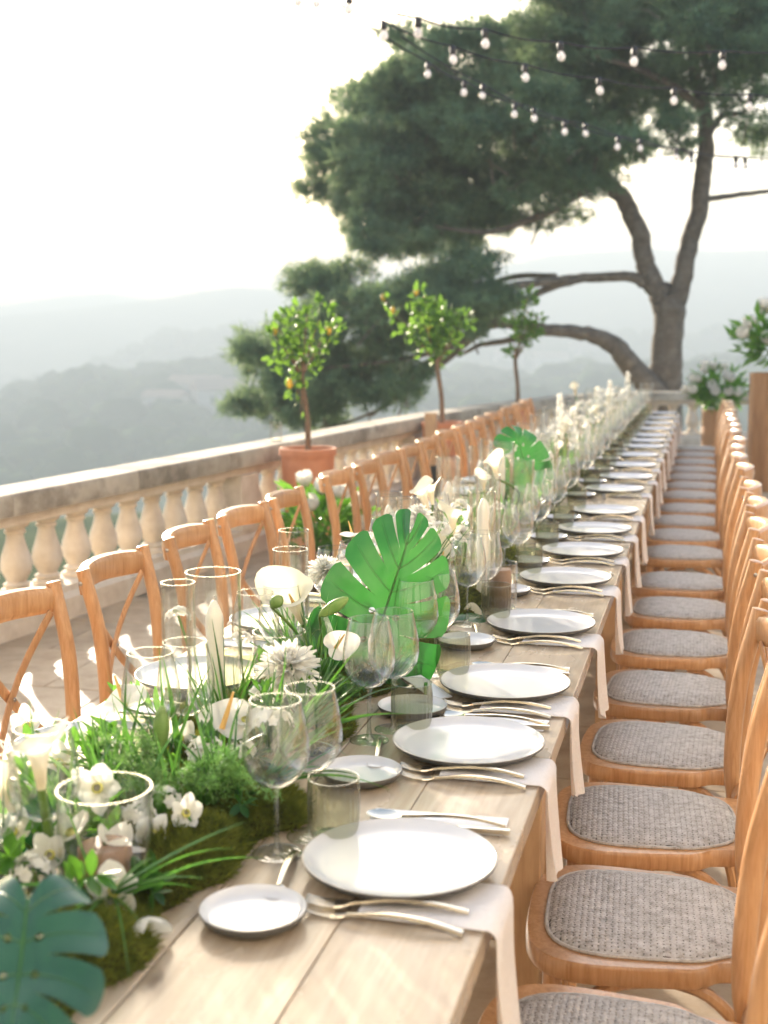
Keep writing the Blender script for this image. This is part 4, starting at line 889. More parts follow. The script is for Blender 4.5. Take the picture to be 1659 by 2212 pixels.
def tuft(base, n_, L, spread, lab, mat='blade', w_=.0028, group=None, lean=(0, 0, 0), name='grass_tuft'):
    t = thing(name, lab, 'grass', tuple(base), 0, group); mb = MB()
    for k in range(n_):
        a = rnd.uniform(0, 2 * PI); l = L * rnd.uniform(.6, 1.1); d = Vector((math.cos(a), math.sin(a), 0)) * rnd.uniform(.2, 1) * spread + Vector((0, 0, 1)) + Vector(lean); d.normalize()
        o = Vector((rnd.uniform(-.015, .015), rnd.uniform(-.015, .015), 0)); dr = rnd.uniform(.12, .5); pts = [o + d * (l * u) - Vector((0, 0, 1)) * (dr * l * u * u * .8) for u in np.linspace(0, 1, 9)]
        s_ = d.cross(Vector((rnd.uniform(-1, 1), rnd.uniform(-1, 1), .3))).normalized(); vs = []
        for i, p in enumerate(pts):
            ww = w_ * (1 - (i / 8) ** 2.2) + .0002; vs += [p - s_ * ww, p + s_ * ww]
        mb.add(vs, [(2 * i, 2 * i + 1, 2 * i + 3, 2 * i + 2) for i in range(8)])
    mb.build('blades', M[mat], t, True, 'stuff'); return t
def fern(base, n_, L, lab, group=None, lean=(0, 0, 0), mat='fern', name='asparagus_fern'):
    t = thing(name, lab, 'fern', tuple(base), 0, group); VV = []; FF = []; c_ = 0; mb = MB()
    for k in range(n_):
        a = rnd.uniform(0, 2 * PI); d = (Vector((math.cos(a), math.sin(a), 0)) * rnd.uniform(.3, .9) + Vector((0, 0, 1)) + Vector(lean)).normalized(); l = L * rnd.uniform(.6, 1.1)
        pts = [d * (l * u) - Vector((0, 0, .45 * l * u * u)) for u in np.linspace(0, 1, 9)]; mb.tube(pts, list(np.linspace(.0012, .0004, 9)), 4)
        for q in range(60):
            u = rnd.uniform(.15, 1); p = d * (l * u) - Vector((0, 0, .45 * l * u * u)); e = Vector(nr.normal(0, 1, 3)); e = (e - d * e.dot(d) * .6).normalized(); ll = .035 * (1.15 - u) + .006
            for z in range(7):
                b_ = p + e * ll * rnd.uniform(.1, 1); e2 = (e + Vector(nr.normal(0, .8, 3))).normalized() * .008; s_ = e2.cross(Vector(nr.normal(0, 1, 3))).normalized() * .0007
                VV += [b_ - s_, b_ + s_, b_ + e2]; FF.append((c_, c_ + 1, c_ + 2)); c_ += 3
    mb.build('stems', M['stem'], t, True, 'stuff'); npmesh('fronds', np.array([tuple(v) for v in VV]), np.array(FF), M[mat], t, 'stuff'); return t
def monstera(base, centre, tipdir, normal, size, lab, group=None, stem=True, fingers=6, name='monstera_leaf', hang=.0, wx=1.0, gp=.055, s0b=.40, mat='monstera'):
    f = Flower(name, lab, 'leaf', base, group); c = f.loc(centre); y_ = Vector(tipdir).normalized(); n_ = Vector(normal); n_ = (n_ - y_ * n_.dot(y_)).normalized(); x_ = y_.cross(n_)
    B4 = Matrix(((x_.x, y_.x, n_.x, c.x), (x_.y, y_.y, n_.y, c.y), (x_.z, y_.z, n_.z, c.z), (0, 0, 0, 1)))
    S = size; mb = MB(); rb = MB()
    def pt(side, t, s_):
        th = R(152 - 114 * t ** .85); ln = S * (.50 * math.sin(PI * (t * .80 + .17)) ** .8 + .06 * (1 - t)) * (1 - .42 * t * t)
        x = side * s_ * ln * math.sin(th) * wx; y = (-.32 + .80 * t) * S + s_ * ln * math.cos(th) + .09 * S * s_ * s_
        z = -.14 * S * s_ * s_ + .05 * S * s_ + .010 * S * math.cos(2 * PI * fingers * t) * s_ + hang * S * (-(y / S + .2) ** 2 if y > -.2 * S else 0) + .012 * S * math.sin(9 * t + 3 * s_)
        return B4 @ Vector((x, y, z))
    for side in (-1, 1):
        edges = np.linspace(0, 1, fingers + 1)
        for k in range(fingers):
            t0, t1 = edges[k], edges[k + 1]; tm = (t0 + t1) / 2; s0 = s0b + .12 * ((k * 7 + (side > 0) * 3) % 3) / 2; NU, NS = 8, 16; g = []
            for i in range(NS + 1):
                row = []
                for j in range(NU + 1):
                    u = j / NU; smax = 1 - .07 * abs(2 * u - 1) ** 4; s_ = smax * i / NS; gap = 0 if s_ < s0 else gp * 2 * ((s_ - s0) / (1 - s0)) ** .5 * (.75 + .35 * ((s_ - s0) / (1 - s0)))
                    lo, hi = (gap if k > 0 else gap * .3), (gap if k < fingers - 1 else 0)
                    tt = t0 + (t1 - t0) * (lo * .5 + u * (1 - .5 * lo - .5 * hi)); row.append(pt(side, tt, s_))
                g.append(row)
            if k in (1, 2, 3):
                cc = g[3][4].copy()
                for (ii, jj) in ((2, 3), (2, 5), (4, 3), (4, 5)): g[ii][jj] = g[ii][jj].lerp(cc, .38)
            vs = [p for r_ in g for p in r_]; W_ = NU + 1; hole = (k in (1, 2, 3)); fs = []
            for i in range(NS):
                for j in range(NU):
                    if hole and i in (2, 3) and j in (3, 4): continue
                    q = (i * W_ + j, (i + 1) * W_ + j, (i + 1) * W_ + j + 1, i * W_ + j + 1); fs.append(q if side > 0 else tuple(reversed(q)))
            mb.add(vs, fs); rb.tube([pt(side, t0 + (t1 - t0) * .5, s_) + n_ * .0004 for s_ in np.linspace(0, .9, 8)], list(np.linspace(.0011, .0003, 8) * S / .3), 4)
    mb.build('blade', M[mat], f.t)
    rb.tube([pt(1, t, 0) for t in np.linspace(0, 1, 9)], list(np.linspace(.0028, .0008, 9) * S / .3), 6); rb.build('veins', M['monstera_rib'], f.t)
    if stem:
        p0 = pt(1, 0, 0); MB().tube(crom([(0, 0, 0), Vector((0, 0, 0)).lerp(p0, .6) - n_ * .02, p0], 5), .0035, 7).build('stem', M['monstera_rib'], f.t)
    return f.t
def moss(c, rx, ry, h, lab, n_=3500, group='moss mounds along the table'):
    t = thing('moss_mound', lab, 'moss', tuple(c), 0, group); g = []; ph_ = [rnd.uniform(0, 6) for _ in range(6)]
    def hz(u, a): 
        return h * (1 - u ** 2.6) * (1 + .18 * math.sin(3 * a + ph_[0]) * u + .15 * math.sin(5 * a + ph_[1] + 4 * u))
    def pt(u, a): k = 1 + .12 * math.sin(3 * a + ph_[2]) + .08 * math.sin(6 * a + ph_[3]); return Vector((rx * u * k * math.cos(a), ry * u * k * math.sin(a), hz(u, a) + .0008))
    for i in range(13): g.append([pt(i / 12, 2 * PI * j / 28) for j in range(29)])
    MB().grid([list(reversed(r_)) for r_ in g]).build('earth', M['moss_base'], t)
    u = np.sqrt(nr.uniform(0, 1.0, n_)); a = nr.uniform(0, 2 * PI, n_); P = np.array([tuple(pt(x, y)) for x, y in zip(u, a)])
    D = np.stack([np.cos(a) * u * 1.0, np.sin(a) * u * 1.0, np.full(n_, .7)], 1) + nr.normal(0, .55, (n_, 3)); D /= np.linalg.norm(D, axis=1)[:, None]
    L = nr.uniform(.007, .022, (n_, 1)); S = np.cross(D, nr.normal(0, 1, D.shape)); S /= np.linalg.norm(S, axis=1)[:, None]; S *= .0011
    Vm = np.stack([P - S, P + S, P + D * L], 1).reshape(-1, 3); npmesh('moss_fibres', Vm, np.arange(len(Vm)).reshape(-1, 3), M['moss'], t, 'stuff'); return t
def sprig(base, tip, n_, L, W, lab, mat='leaf', group=None, name='leafy_sprig'):
    t = thing(name, lab, 'greenery', tuple(base), 0, group); b_ = Vector(base); tp = Vector(tip) - b_; P = [Vector(p) for p in crom([Vector((0, 0, 0)), tp * .5 + Vector((0, 0, .12 * tp.length)), tp], 8)]
    MB().tube(P, [.0022, .0007], 5).build('stem', M['stem'], t); mb = MB()
    for k in range(n_):
        u = .12 + .88 * (k + .5) / n_; i = min(int(u * (len(P) - 1)), len(P) - 2); p = P[i].lerp(P[i + 1], u * (len(P) - 1) - i); ax = (P[i + 1] - P[i]).normalized()
        e = Vector(nr.normal(0, 1, 3)); e = (e - ax * e.dot(ax)).normalized(); d = (e * .9 + ax * .55 + Vector((0, 0, .15))).normalized(); s_ = d.cross(Vector((0, 0, 1)) + Vector(nr.normal(0, .4, 3))).normalized(); nn = s_.cross(d); l = L * rnd.uniform(.7, 1.15) * (1.1 - .35 * u); w_ = W * l / L; g = []
        for q in range(7):
            v = q / 6; ww = w_ * math.sin(PI * min(v * .94 + .04, 1)) ** .85; c = p + d * (l * v) - nn * (-.18 * l * v * v); g += [c - s_ * ww + nn * ww * .35, c, c + s_ * ww + nn * ww * .35]
        mb.add(g, [(q * 3 + j, q * 3 + 3 + j, q * 3 + 4 + j, q * 3 + 1 + j) for q in range(6) for j in range(2)])
    mb.build('leaves', M[mat], t, True, 'stuff'); return t
# ---- placement of the near arrangement (front of table to the big monstera leaf)
def AX(x, y, X): return atx(x, y, X)
mossz = TZ + .001
for q, (x, y, rx, ry, h) in enumerate([(-.74, 1.30, .11, .17, .05), (-.71, 1.60, .095, .13, .055), (-.66, 1.80, .075, .10, .05), (-.80, 1.95, .12, .2, .05), (-.72, 2.25, .09, .17, .055), (-.70, 2.62, .09, .16, .06), (-.92, 2.2, .08, .2, .03), (-.88, 2.7, .09, .2, .04)]):
    moss((x, y, mossz), rx, ry, h, ['olive moss mound at the lower left corner of the table', 'olive moss mound beside the nearest bread plate', 'moss mound left of the nearest wine glass', 'moss under the anthuriums', 'moss under the white dahlia', 'moss under the big monstera leaf', 'thin moss strip by the left-hand plates', 'moss behind the low glass cylinder'][q], 11000)
for q in range(24):
    y = 3.05 + q * .37; moss((-.72 + rnd.uniform(-.05, .05), y, mossz), rnd.uniform(.09, .14), .2, rnd.uniform(.03, .055), 'low moss strip under the flowers along the middle of the table', 1500 if q < 6 else 500, 'distant moss along the table')
UP = (0, 0, 1); toC = Vector((.25, -1, .25))
# monstera leaves
pc = atx(818, 1365, -.66); monstera((-.70, pc[1] + .03, TZ + .03), pc, CR * .30 + CU * .95 + CF * .10, -CF + CR * .15 + CU * .2, .455, 'large upright green monstera leaf behind the two wine glasses', fingers=7, wx=.66, gp=.075, s0b=.28)
pc = aty(45, 2070, 1.08); monstera((-.80, 1.30, TZ + .05), pc, (.30, -.75, -.42), (.1, -.18, 1), .215, 'dark blue-green monstera leaf at the bottom left corner', fingers=5, wx=.8, gp=.10, s0b=.25, mat='monstera_skylit')
pc = atx(70, 1775, -.93); monstera((-.9, 1.7, TZ + .03), pc, (-.6, -.6, .35), (.2, -.3, 1), .26, 'bright green leaf low behind the nearest calla lily', fingers=4)
pc = atx(215, 1635, -.97); monstera((-.92, 1.95, TZ + .03), pc, (.9, -.2, .05), (-.2, .2, 1), .28, 'glossy dark monstera leaf behind the nearest low cylinder', fingers=4, mat='monstera_skylit')
pc = atx(1135, 1000, -.72); monstera((-.74, pc[1] + .03, TZ + .03), pc, CR * -.25 + CU * .8 + CF * .15, -CF + CR * .5, .29, 'second upright monstera leaf at mid table', fingers=5)
pc = atx(1345, 985, -.62); monstera((-.68, pc[1], TZ + .02), pc, (.9, -.4, .1), (-.1, -.3, 1), .24, 'monstera leaf reaching toward the distant plates', fingers=5)
pc = atx(1000, 1345, -.60); monstera((-.66, pc[1], TZ + .02), pc, (.8, -.5, -.1), (-.1, -.4, 1), .13, 'small dark leaf beside the third tumbler', fingers=4)
# callas
calla((-.85, 1.52, TZ + .04), aty(90, 1705, 1.46), CU * .97 - CF * .1 - CR * .05, .078, 'large cream calla lily at the lower left', 2.6, th=.007)
calla((-.86, 1.62, TZ + .04), aty(28, 1755, 1.5), CU * .9 - CR * .4, .07, 'yellow-green calla bud at the left edge', .5, th=.006)
calla((-.80, 2.52, TZ + .05), atx(655, 1345, -.80), CU * .80 - CR * .35 - CF * .45, .105, 'large ruffled calla lily left of the big monstera leaf', 3.0, fl=1.5)
calla((-.62, 2.55, TZ + .05), atx(1010, 1380, -.60), CU * .9 + CR * .2 - CF * .4, .075, 'white calla by the third wine glasses', 1.)
calla((-.78, 3.5, TZ + .04), atx(945, 1225, -.72), CU * .8 + CR * .3 - CF * .5, .075, 'white calla right of the big monstera leaf', 1.5)
calla((-.78, 3.7, TZ + .04), atx(978, 1155, -.72), CU * .95 + CF * .1, .085, 'tall cream calla in the second flower group', .5)
calla((-.82, 3.75, TZ + .04), atx(925, 1105, -.80), CU * .9 - CR * .3, .09, 'tall white calla at the left of the second flower group', 3.)
calla((-.72, 4.9, TZ + .04), atx(1075, 1035, -.72), CU * .9 - CR * .2, .09, 'white calla between distant candles', 1.)
# anthuriums
anthurium((-.92, 2.05, TZ + .03), atx(272, 1530, -.93), CU * .75 - CF * .45 - CR * .25, .088, 'white anthurium with yellow spadix at left', 2.3)
anthurium((-.78, 1.92, TZ + .04), atx(480, 1575, -.76), CU * .75 - CF * .55 + CR * .15, .10, 'white anthurium with yellow spadix behind the nearest wine glass', .9)
anthurium((-.82, 2.95, TZ + .04), atx(762, 1160, -.84), CU * .8 + CF * .2, .06, 'anthurium with orange spadix peeking over the big monstera leaf', .9)
anthurium((-.70, 2.5, TZ + .04), atx(725, 1400, -.68), CU * .5 - CF * .8, .07, 'small white anthurium at the foot of the big monstera leaf', .4)
# dahlias
dahlia((-.76, 2.12, TZ + .03), atx(622, 1445, -.73), -CF * .55 + CU * .8 + CR * .1, .068, 'big white dahlia left of the wine glasses')
dahlia((-.80, 3.7, TZ + .04), atx(905, 1118, -.80), CU * .95 - CF * .3, .05, 'white dahlia in the second flower group')
dahlia((-.72, 3.2, TZ + .04), atx(915, 1250, -.70), -CF * .6 + CU * .7, .05, 'white chrysanthemum behind the big monstera leaf')
dahlia((-.84, 2.85, TZ + .04), atx(700, 1235, -.86), CU * .9 - CF * .4, .05, 'white dahlia left of the big monstera leaf')
# orchids of the nearest corner
for k, (x, y, Y, ax, rl, lab) in enumerate([(213, 1705, 1.58, -CF * .9 + CU * .4, 0, 'cream orchid in front of the low glass cylinder'), (158, 1808, 1.5, CU * .8 - CF * .2 - CR * .3, 1, 'half-open white orchid left of the moss'), (240, 1836, 1.5, CU * .9 + CR * .4, 2, 'side-on white orchid below the low cylinder'), (248, 1925, 1.42, -CF * .8 + CU * .3 + CR * .1, .4, 'open white orchid lowest in the corner'), (300, 1990, 1.38, CR * .4 - CU * .4 - CF * .4, 1.2, 'drooping white orchid over the moss'), (45, 1640, 1.7, CU, .3, 'white orchid at the left edge'), (195, 1600, 2.0, CU * .8 - CF * .5, .6, 'small white orchid behind the corner flowers')]):
    orchid((-.82 + .02 * k, Y + .05, TZ + .04), aty(x, y, Y), ax, .042, lab, rl)
for x, y, X, lab, r_ in [(440, 1625, -.76, 'white phlox cluster left of the nearest wine glass', .033), (415, 1690, -.76, 'white phlox cluster above the moss', .03), (470, 1700, -.72, 'small white phlox cluster beside the nearest wine stem', .022), (590, 1560, -.66, 'white phlox seen through the nearest wine glass', .03), (385, 1330, -.95, 'white blossom inside the empty tall cylinder', .024), (520, 1380, -.84, 'white blossom beside the tall candle', .02), (650, 1410, -.78, 'white blossom over the dahlia', .02)]:
    p = atx(x, y, X); phlox((X, p[1] + .03, TZ + .03), p, r_, lab)
# lily leaf and buds
broadleaf(atx(265, 1610, -.88), atx(190, 1545, -.93), .018, 'bright green pointed leaf at left, in front of a wine glass', fold=.5)
bud((-.84, 2.0, TZ + .04), atx(350, 1620, -.84), CU, .072, 'pale green striped lily bud at left'); bud((-.78, 2.5, TZ + .05), atx(585, 1310, -.82), CU * .6 + CR * .7, .03, 'small green bud left of the calla lily')
bud((-.78, 2.55, TZ + .05), atx(690, 1330, -.76), CU * .5 + CR * .8, .07, 'green bud between calla and monstera leaf'); bud((-.9, 2.9, TZ + .05), atx(640, 1420, -.84), CU, .04, 'green bud behind the low cylinder')
broadleaf(atx(720, 1420, -.7), atx(690, 1300, -.8), .012, 'narrow green leaf left of the big monstera leaf', fold=.4); broadleaf(atx(1010, 1180, -.75), atx(940, 1075, -.8), .014, 'green leaf above the second flower group', fold=.4)
# grasses and ferns
G = [((-.70, 2.02), 26, .26, .8, 'dark blades around the nearest wine glass', (.5, -.3, 0)), ((-.66, 1.86), 22, .24, 1.0, 'dark grass bending over the nearest tumbler', (.6, .1, -.2)), ((-.82, 2.10), 26, .24, .7, 'dark grass between the anthuriums', (0, 0, 0)), ((-.74, 2.4), 34, .26, .8, 'dark grass left of the big monstera leaf', (-.3, 0, .2)), ((-.84, 2.55), 26, .26, .8, 'dark grass behind the calla lily', (-.2, .1, 0)), ((-.72, 1.42), 12, .26, 1.2, 'long blades drooping over the front moss', (.6, -.3, -.3)), ((-.68, 2.15), 26, .22, .9, 'dark grass beside the second wine glasses', (.2, -.2, 0)), ((-.75, 3.4), 34, .26, .7, 'dark grass in the second flower group', (.1, 0, .1)), ((-.62, 2.5), 16, .13, .9, 'short grass at the foot of the monstera leaf', (.2, 0, 0)), ((-.86, 1.7), 22, .22, .6, 'green stems behind the nearest calla', (0, 0, .3))]
for (x, y), n_, L, sp, lab, ln in G: tuft((x, y, TZ + .03), n_, L, sp, lab, lean=ln)
fern((-.80, 1.72, TZ + .05), 12, .20, 'feathery light green fern above the front moss', lean=(.3, -.2, .2)); fern((-.70, 1.75, TZ + .05), 10, .13, 'feathery fern hanging over the front moss', lean=(.4, -.2, 0))
fern((-.70, 2.30, TZ + .04), 10, .12, 'dark green fern left of the wine stems', lean=(.3, 0, 0), mat='blade'); fern((-.78, 3.35, TZ + .05), 12, .17, 'green fern below the second dahlia', lean=(0, -.3, .4), mat='leaf'); fern((-.76, 2.45, TZ + .04), 10, .14, 'dark fern left of the monstera foot', lean=(.1, -.2, .2), mat='blade')
tuft((-.72, 2.22, TZ + .02), 24, .17, 1.1, 'leafy green sprays under the dahlia', mat='leaf', w_=.005, lean=(0, -.2, 0)); tuft((-.85, 1.55, TZ + .03), 10, .16, .8, 'leafy green sprays under the nearest calla', mat='leaf', w_=.006); tuft((-.72, 1.75, TZ + .04), 12, .13, .9, 'bright green shoots above the moss', mat='leaf', w_=.004)
SP = [((-.80, 1.62), (90, 1760), 1.5, 'leaf', 'green sprig left of the nearest calla'), ((-.78, 1.6), (190, 1780), 1.55, 'leaf', 'green sprig behind the orchids'), ((-.76, 1.7), (330, 1760), 1.65, 'leaf', 'green sprig between orchids and phlox'), ((-.72, 1.72), (400, 1800), 1.62, 'leaf', 'green sprig over the front moss'), ((-.68, 1.8), (520, 1740), 1.72, 'blade', 'dark sprig left of the nearest wine stem'),
      ((-.82, 1.95), (250, 1660), 1.9, 'blade', 'dark sprig behind the low cylinder'), ((-.8, 1.9), (330, 1680), 1.85, 'leaf', 'green sprig behind the phlox'), ((-.74, 2.0), (560, 1640), 1.95, 'blade', 'dark sprig behind the nearest wine glass'), ((-.86, 1.45), (20, 1850), 1.38, 'leaf', 'green sprig at the left edge'), ((-.78, 1.4), (210, 1890), 1.36, 'leaf', 'green sprig among the lowest orchids'), ((-.70, 1.5), (330, 1930), 1.45, 'blade', 'dark sprig lying over the front moss'),
      ((-.9, 1.8), (120, 1700), 1.75, 'blade', 'dark sprig behind the cream orchid'), ((-.84, 2.2), (430, 1500), 2.2, 'leaf', 'green sprig by the tall candle'), ((-.76, 2.3), (560, 1420), 2.35, 'leaf', 'green sprig left of the dahlia'), ((-.7, 2.35), (690, 1450), 2.3, 'blade', 'dark sprig right of the dahlia'), ((-.76, 2.6), (680, 1340), 2.6, 'leaf', 'green sprig behind the calla'), ((-.74, 3.2), (880, 1200), 3.3, 'leaf', 'green sprig behind the big monstera leaf'), ((-.7, 3.4), (960, 1200), 3.5, 'leaf', 'green sprig in the second flower group'), ((-.66, 3.0), (960, 1290), 3.1, 'blade', 'dark sprig right of the big monstera leaf'),
      ((-.84, 1.75), (60, 1600), 1.85, 'leaf', 'tall green sprig at the left edge'), ((-.76, 1.82), (470, 1650), 1.8, 'leaf', 'green sprig left of the phlox'), ((-.74, 1.55), (120, 1900), 1.42, 'blade', 'dark sprig under the orchids')]
for k in range(9):
    bx, by = -.92 + .028 * k, 1.5 + .6 * ((k * 5) % 9) / 9; tuft((bx, by, TZ + .02), 9, .26, .55, 'slender green blades rising through the near left flowers', w_=.0034, group='slender blades at the near left')
for x, y, Y, ax, r_, lab in [(60, 1570, 1.95, -CF * .8 + CU * .6, .04, 'white orchid highest at the left edge'), (130, 1650, 1.8, -CF * .9 + CU * .3, .042, 'white orchid above the nearest calla'), (260, 1640, 1.85, -CF * .8 + CU * .5, .038, 'white orchid behind the low cylinder'), (390, 1600, 1.95, -CF * .7 + CU * .7, .036, 'white orchid left of the second anthurium'), (330, 1800, 1.58, -CF * .9 + CU * .2, .034, 'white orchid over the moss edge'), (110, 1850, 1.45, -CF * .8 + CU * .4, .036, 'white orchid above the corner leaf'), (400, 1760, 1.62, -CF * .7 + CU * .5 + CR * .3, .032, 'small white orchid on the front moss'), (530, 1560, 1.95, CU * .8 - CF * .5, .034, 'white orchid left of the nearest glass bowl'), (30, 1800, 1.5, -CF * .8 + CU * .5, .038, 'white orchid at the left edge below the calla')]:
    p = aty(x, y, Y); orchid((p[0] + .01, Y + .05, TZ + .02), p, ax, r_, lab, rnd.uniform(0, 6), None, .35)
for k in range(12):
    bx, by = rnd.uniform(-.98, -.68), rnd.uniform(1.45, 2.15); tp = (bx + rnd.uniform(-.08, .08), by + rnd.uniform(-.1, .1), TZ + rnd.uniform(.07, .15))
    sprig((bx, by, TZ + .02), tp, 18, .050, .0075, 'leafy green sprig in the thick greenery at the near left', 'leaf' if k % 3 else 'blade', 'thick greenery at the near left')
for (bx, by), (x, y), Y, mt_, lab in SP: sprig((bx, by, TZ + .02), aty(x, y, Y), 16, .042, .010, lab, mt_)
for x, y, Y, r_, lab in [(330, 1610, 1.95, .026, 'white phlox left of the second anthurium'), (120, 1760, 1.6, .024, 'white phlox beside the nearest calla'), (350, 1730, 1.66, .03, 'white phlox above the front moss edge'), (300, 1760, 1.6, .024, 'white phlox right of the cream orchid'), (70, 1880, 1.4, .026, 'white phlox above the corner leaf'), (560, 1500, 2.05, .022, 'white phlox under the dahlia'), (520, 1620, 1.9, .024, 'white phlox seen left of the nearest glass bowl')]:
    p = aty(x, y, Y); phlox((p[0], Y + .02, TZ + .02), p, r_, lab)
# folded paper strip beside the moss
st_ = tag(MB().box((-.022, -.075, 0), (.022, .075, .002)).build('paper_strip', M['paper'], None, False), 'white paper strip lying beside the moss behind the second tumbler', 'card'); p = atz(918, 1482, TZ + .012); st_.location = (p[0], p[1], TZ + .012); st_.rotation_euler = (R(6), 0, R(42))

for k, (x, y) in enumerate([(-.86, .74), (-.72, .66), (-.86, .50), (-.60, .62), (-1.0, .70)]):  # out-of-view foliage added to cast shade on the near table
    moss((x, y, mossz), .12, .16, .06, 'unseen moss mound added under the shading blades nearest the camera', 1500, 'moss nearest the camera')
    tuft((x, y, TZ + .03), 40, .26, .9, 'dense unseen blades added to shade the near table', mat='leaf', w_=.006, group='blades nearest the camera'); tuft((x + .03, y + .08, TZ + .03), 30, .34, .6, 'tall unseen blades added to shade the near table', group='tall blades nearest the camera', w_=.005)
# ---- distant arrangement: repeated flowers along the middle of the table
protos = []
o0 = Vector((0, 0, 0))
def proto(kind):
    if kind == 'calla': return calla((0, 0, 0), (.03, -.02, rnd.uniform(.18, .26)), (rnd.uniform(-.5, .5), rnd.uniform(-.5, .2), 1), .085, 'white calla lily in the distant flowers along the table', rnd.uniform(0, 6), 'distant calla lilies')
    if kind == 'dahlia': return dahlia((0, 0, 0), (.0, -.02, rnd.uniform(.14, .22)), (rnd.uniform(-.4, .4), -.5, 1), .055, 'white dahlia in the distant flowers along the table', 'distant dahlias', 5)
    if kind == 'phlox': return phlox((0, 0, 0), (.02, .0, rnd.uniform(.16, .26)), .038, 'white phlox in the distant flowers along the table', 'distant phlox')
    if kind == 'orchid': return orchid((0, 0, 0), (.02, -.03, rnd.uniform(.15, .25)), (rnd.uniform(-.5, .5), -1, .6), .042, 'white orchid in the distant flowers along the table', 0, 'distant orchids')
    if kind == 'spire':
        f = Flower('delphinium', 'white delphinium spire in the distant flowers along the table', 'flower', (0, 0, 0), 'distant delphiniums'); f.stem((.02, 0, .36), .0035); mb = MB()
        for k in range(34):
            z = .12 + .25 * k / 33; a = k * 2.4; d = Vector((math.cos(a), math.sin(a), .3)); mt0 = axis_mat(Vector((.02 * z / .36, 0, z)) + d * .022 * (1.25 - z / .4), d, k)
            for q in range(5): petal(mb, .018 * (1.3 - z), .008, .3, .2, mt0 @ Matrix.Rotation(2 * PI * q / 5, 4, 'Z'), 3)
        mb.build('blossoms', M['petal'], f.t, True, 'stuff'); return f.t
    if kind == 'grass': return tuft((0, 0, 0), 22, .24, .7, 'green grass tuft in the distant flowers along the table', group='distant grass tufts')
    if kind == 'leafy': return tuft((0, 0, 0), 20, .18, .9, 'leafy green spray in the distant flowers along the table', 'leaf', .007, 'distant leafy sprays', name='leafy_spray')
kinds = [proto(k) for k in ('calla', 'calla', 'dahlia', 'phlox', 'orchid', 'spire', 'grass', 'leafy')]
wts_near = [.7, .7, 1.5, 3, 4, 0, 6, 5]; wts_far = [.6, .6, 2, 7, 6, 2, 6, 6]
for k in kinds: place(k, (-.76 + rnd.uniform(-.08, .08), rnd.uniform(6.7, 10), TZ + .02), (0, 0, rnd.uniform(-.8, .8)), scale=.8)
y = 3.3
while y < 11.8:
    far = min(max((y - 6.5) / 2.5, 0), 1)
    for q in range(3 if y < 6 else 4):
        k = rnd.choices(kinds, [a * (1 - far) + b * far for a, b in zip(wts_near, wts_far)])[0]
        sc = rnd.uniform(.6, .95) * (1 + .1 * far); Yq = y + rnd.uniform(-.1, .1); ti = max(q_ for q_ in range(6) if ys[q_] <= Yq); o = place(k, (-.78 + rnd.uniform(-.13, .11), Yq, TZ + .02), (0, 0, rnd.uniform(0, 6.28)), scale=sc)
        o['label'] = o['label'].split(' in the')[0].split(' on the')[0] + f' on the {ORD[ti]} table of the row, middle strip'
    y += .17

# ================================================================== FLOWERS ON THE TERRACE
def floral(loc, z0, Rr, lab, nleaf, nflow, stand=None):
    t = thing('flower_arrangement', lab, 'flowers', (loc[0], loc[1], z0)); VV = []; FF = []; c_ = 0; lf = MB()
    for k in range(nleaf):
        d = Vector(nr.normal(0, 1, 3)).normalized(); d.z = d.z * .7 + .25; p = d * Rr * rnd.uniform(.25, 1); e = (d + Vector(nr.normal(0, .4, 3)) + Vector((0, 0, .2))).normalized(); L = Rr * rnd.uniform(.3, .6); s_ = e.cross(Vector(nr.normal(0, 1, 3))).normalized() * L * .16
        lf.add([p, p + e * L * .45 - s_, p + e * L, p + e * L * .45 + s_], [(0, 1, 2, 3)])
    lf.build('foliage', M['leaf'], t, False, 'stuff')
    for k in range(nflow):
        d = Vector(nr.normal(0, 1, 3)).normalized(); d.z = abs(d.z); d.y = -abs(d.y) if rnd.random() < .7 else d.y; mb = MB(); p = d * Rr * rnd.uniform(.85, 1.1); mt0 = axis_mat(p, d + Vector((0, 0, .4)))
        for ring in range(2):
            for q in range(7): petal(mb, Rr * .34 * (1 - .25 * ring), Rr * .13, .8, .5, mt0 @ Matrix.Rotation(2 * PI * (q + ring * .5) / 7, 4, 'Z') @ Matrix.Rotation(-R(15 + 30 * ring), 4, 'Y'), 4)
        mb.build('blossom', M['petal'], t)
    return t
def plinth(loc, w_, h, lab):
    t = thing('wooden_plinth', lab, 'plinth', (loc[0], loc[1], 0)); nst = 9
    for k in range(nst):
        a = 2 * PI * k / nst; mb = MB(); hw = math.pi * w_ / 2 / nst * .98; mb.bbox((w_ / 2 - .02, -hw, 0), (w_ / 2, hw, h), .003); o = mb.build('stave', M['barrel'], t, False); o.rotation_euler = (0, 0, a)
    MB().lathe([(.001, h - .03), (w_ / 2 - .015, h - .03), (w_ / 2 - .015, h - .05)], 18).build('top', M['barrel'], t); return t
p = aty(1545, 885, 14.8); plinth((p[0], 14.8), .27, p[2], 'shorter wooden plinth with flowers near the far end of the right chair row'); floral((p[0] + .02, 14.8), p[2] + .16, .30, 'white flowers and green foliage on the shorter wooden plinth', 420, 16)
p = aty(1658, 805, 12.6); plinth((p[0] + .02, 12.6), .34, p[2], 'taller wooden plinth at the right edge of the view'); floral((p[0] + .04, 12.6), p[2] + .24, .34, 'white flowers and foliage on the taller wooden plinth at the right edge', 420, 18)
fa = floral((-2.08, 6.9), .38, .27, 'white tulips and dark foliage in a pot on the floor behind the left-hand chairs', 420, 10); MB().lathe([(.09, -.38), (.12, -.36), (.15, -.12), (.14, -.10), (.10, -.12)], 24, cap0=True).build('pot', M['black'], fa)
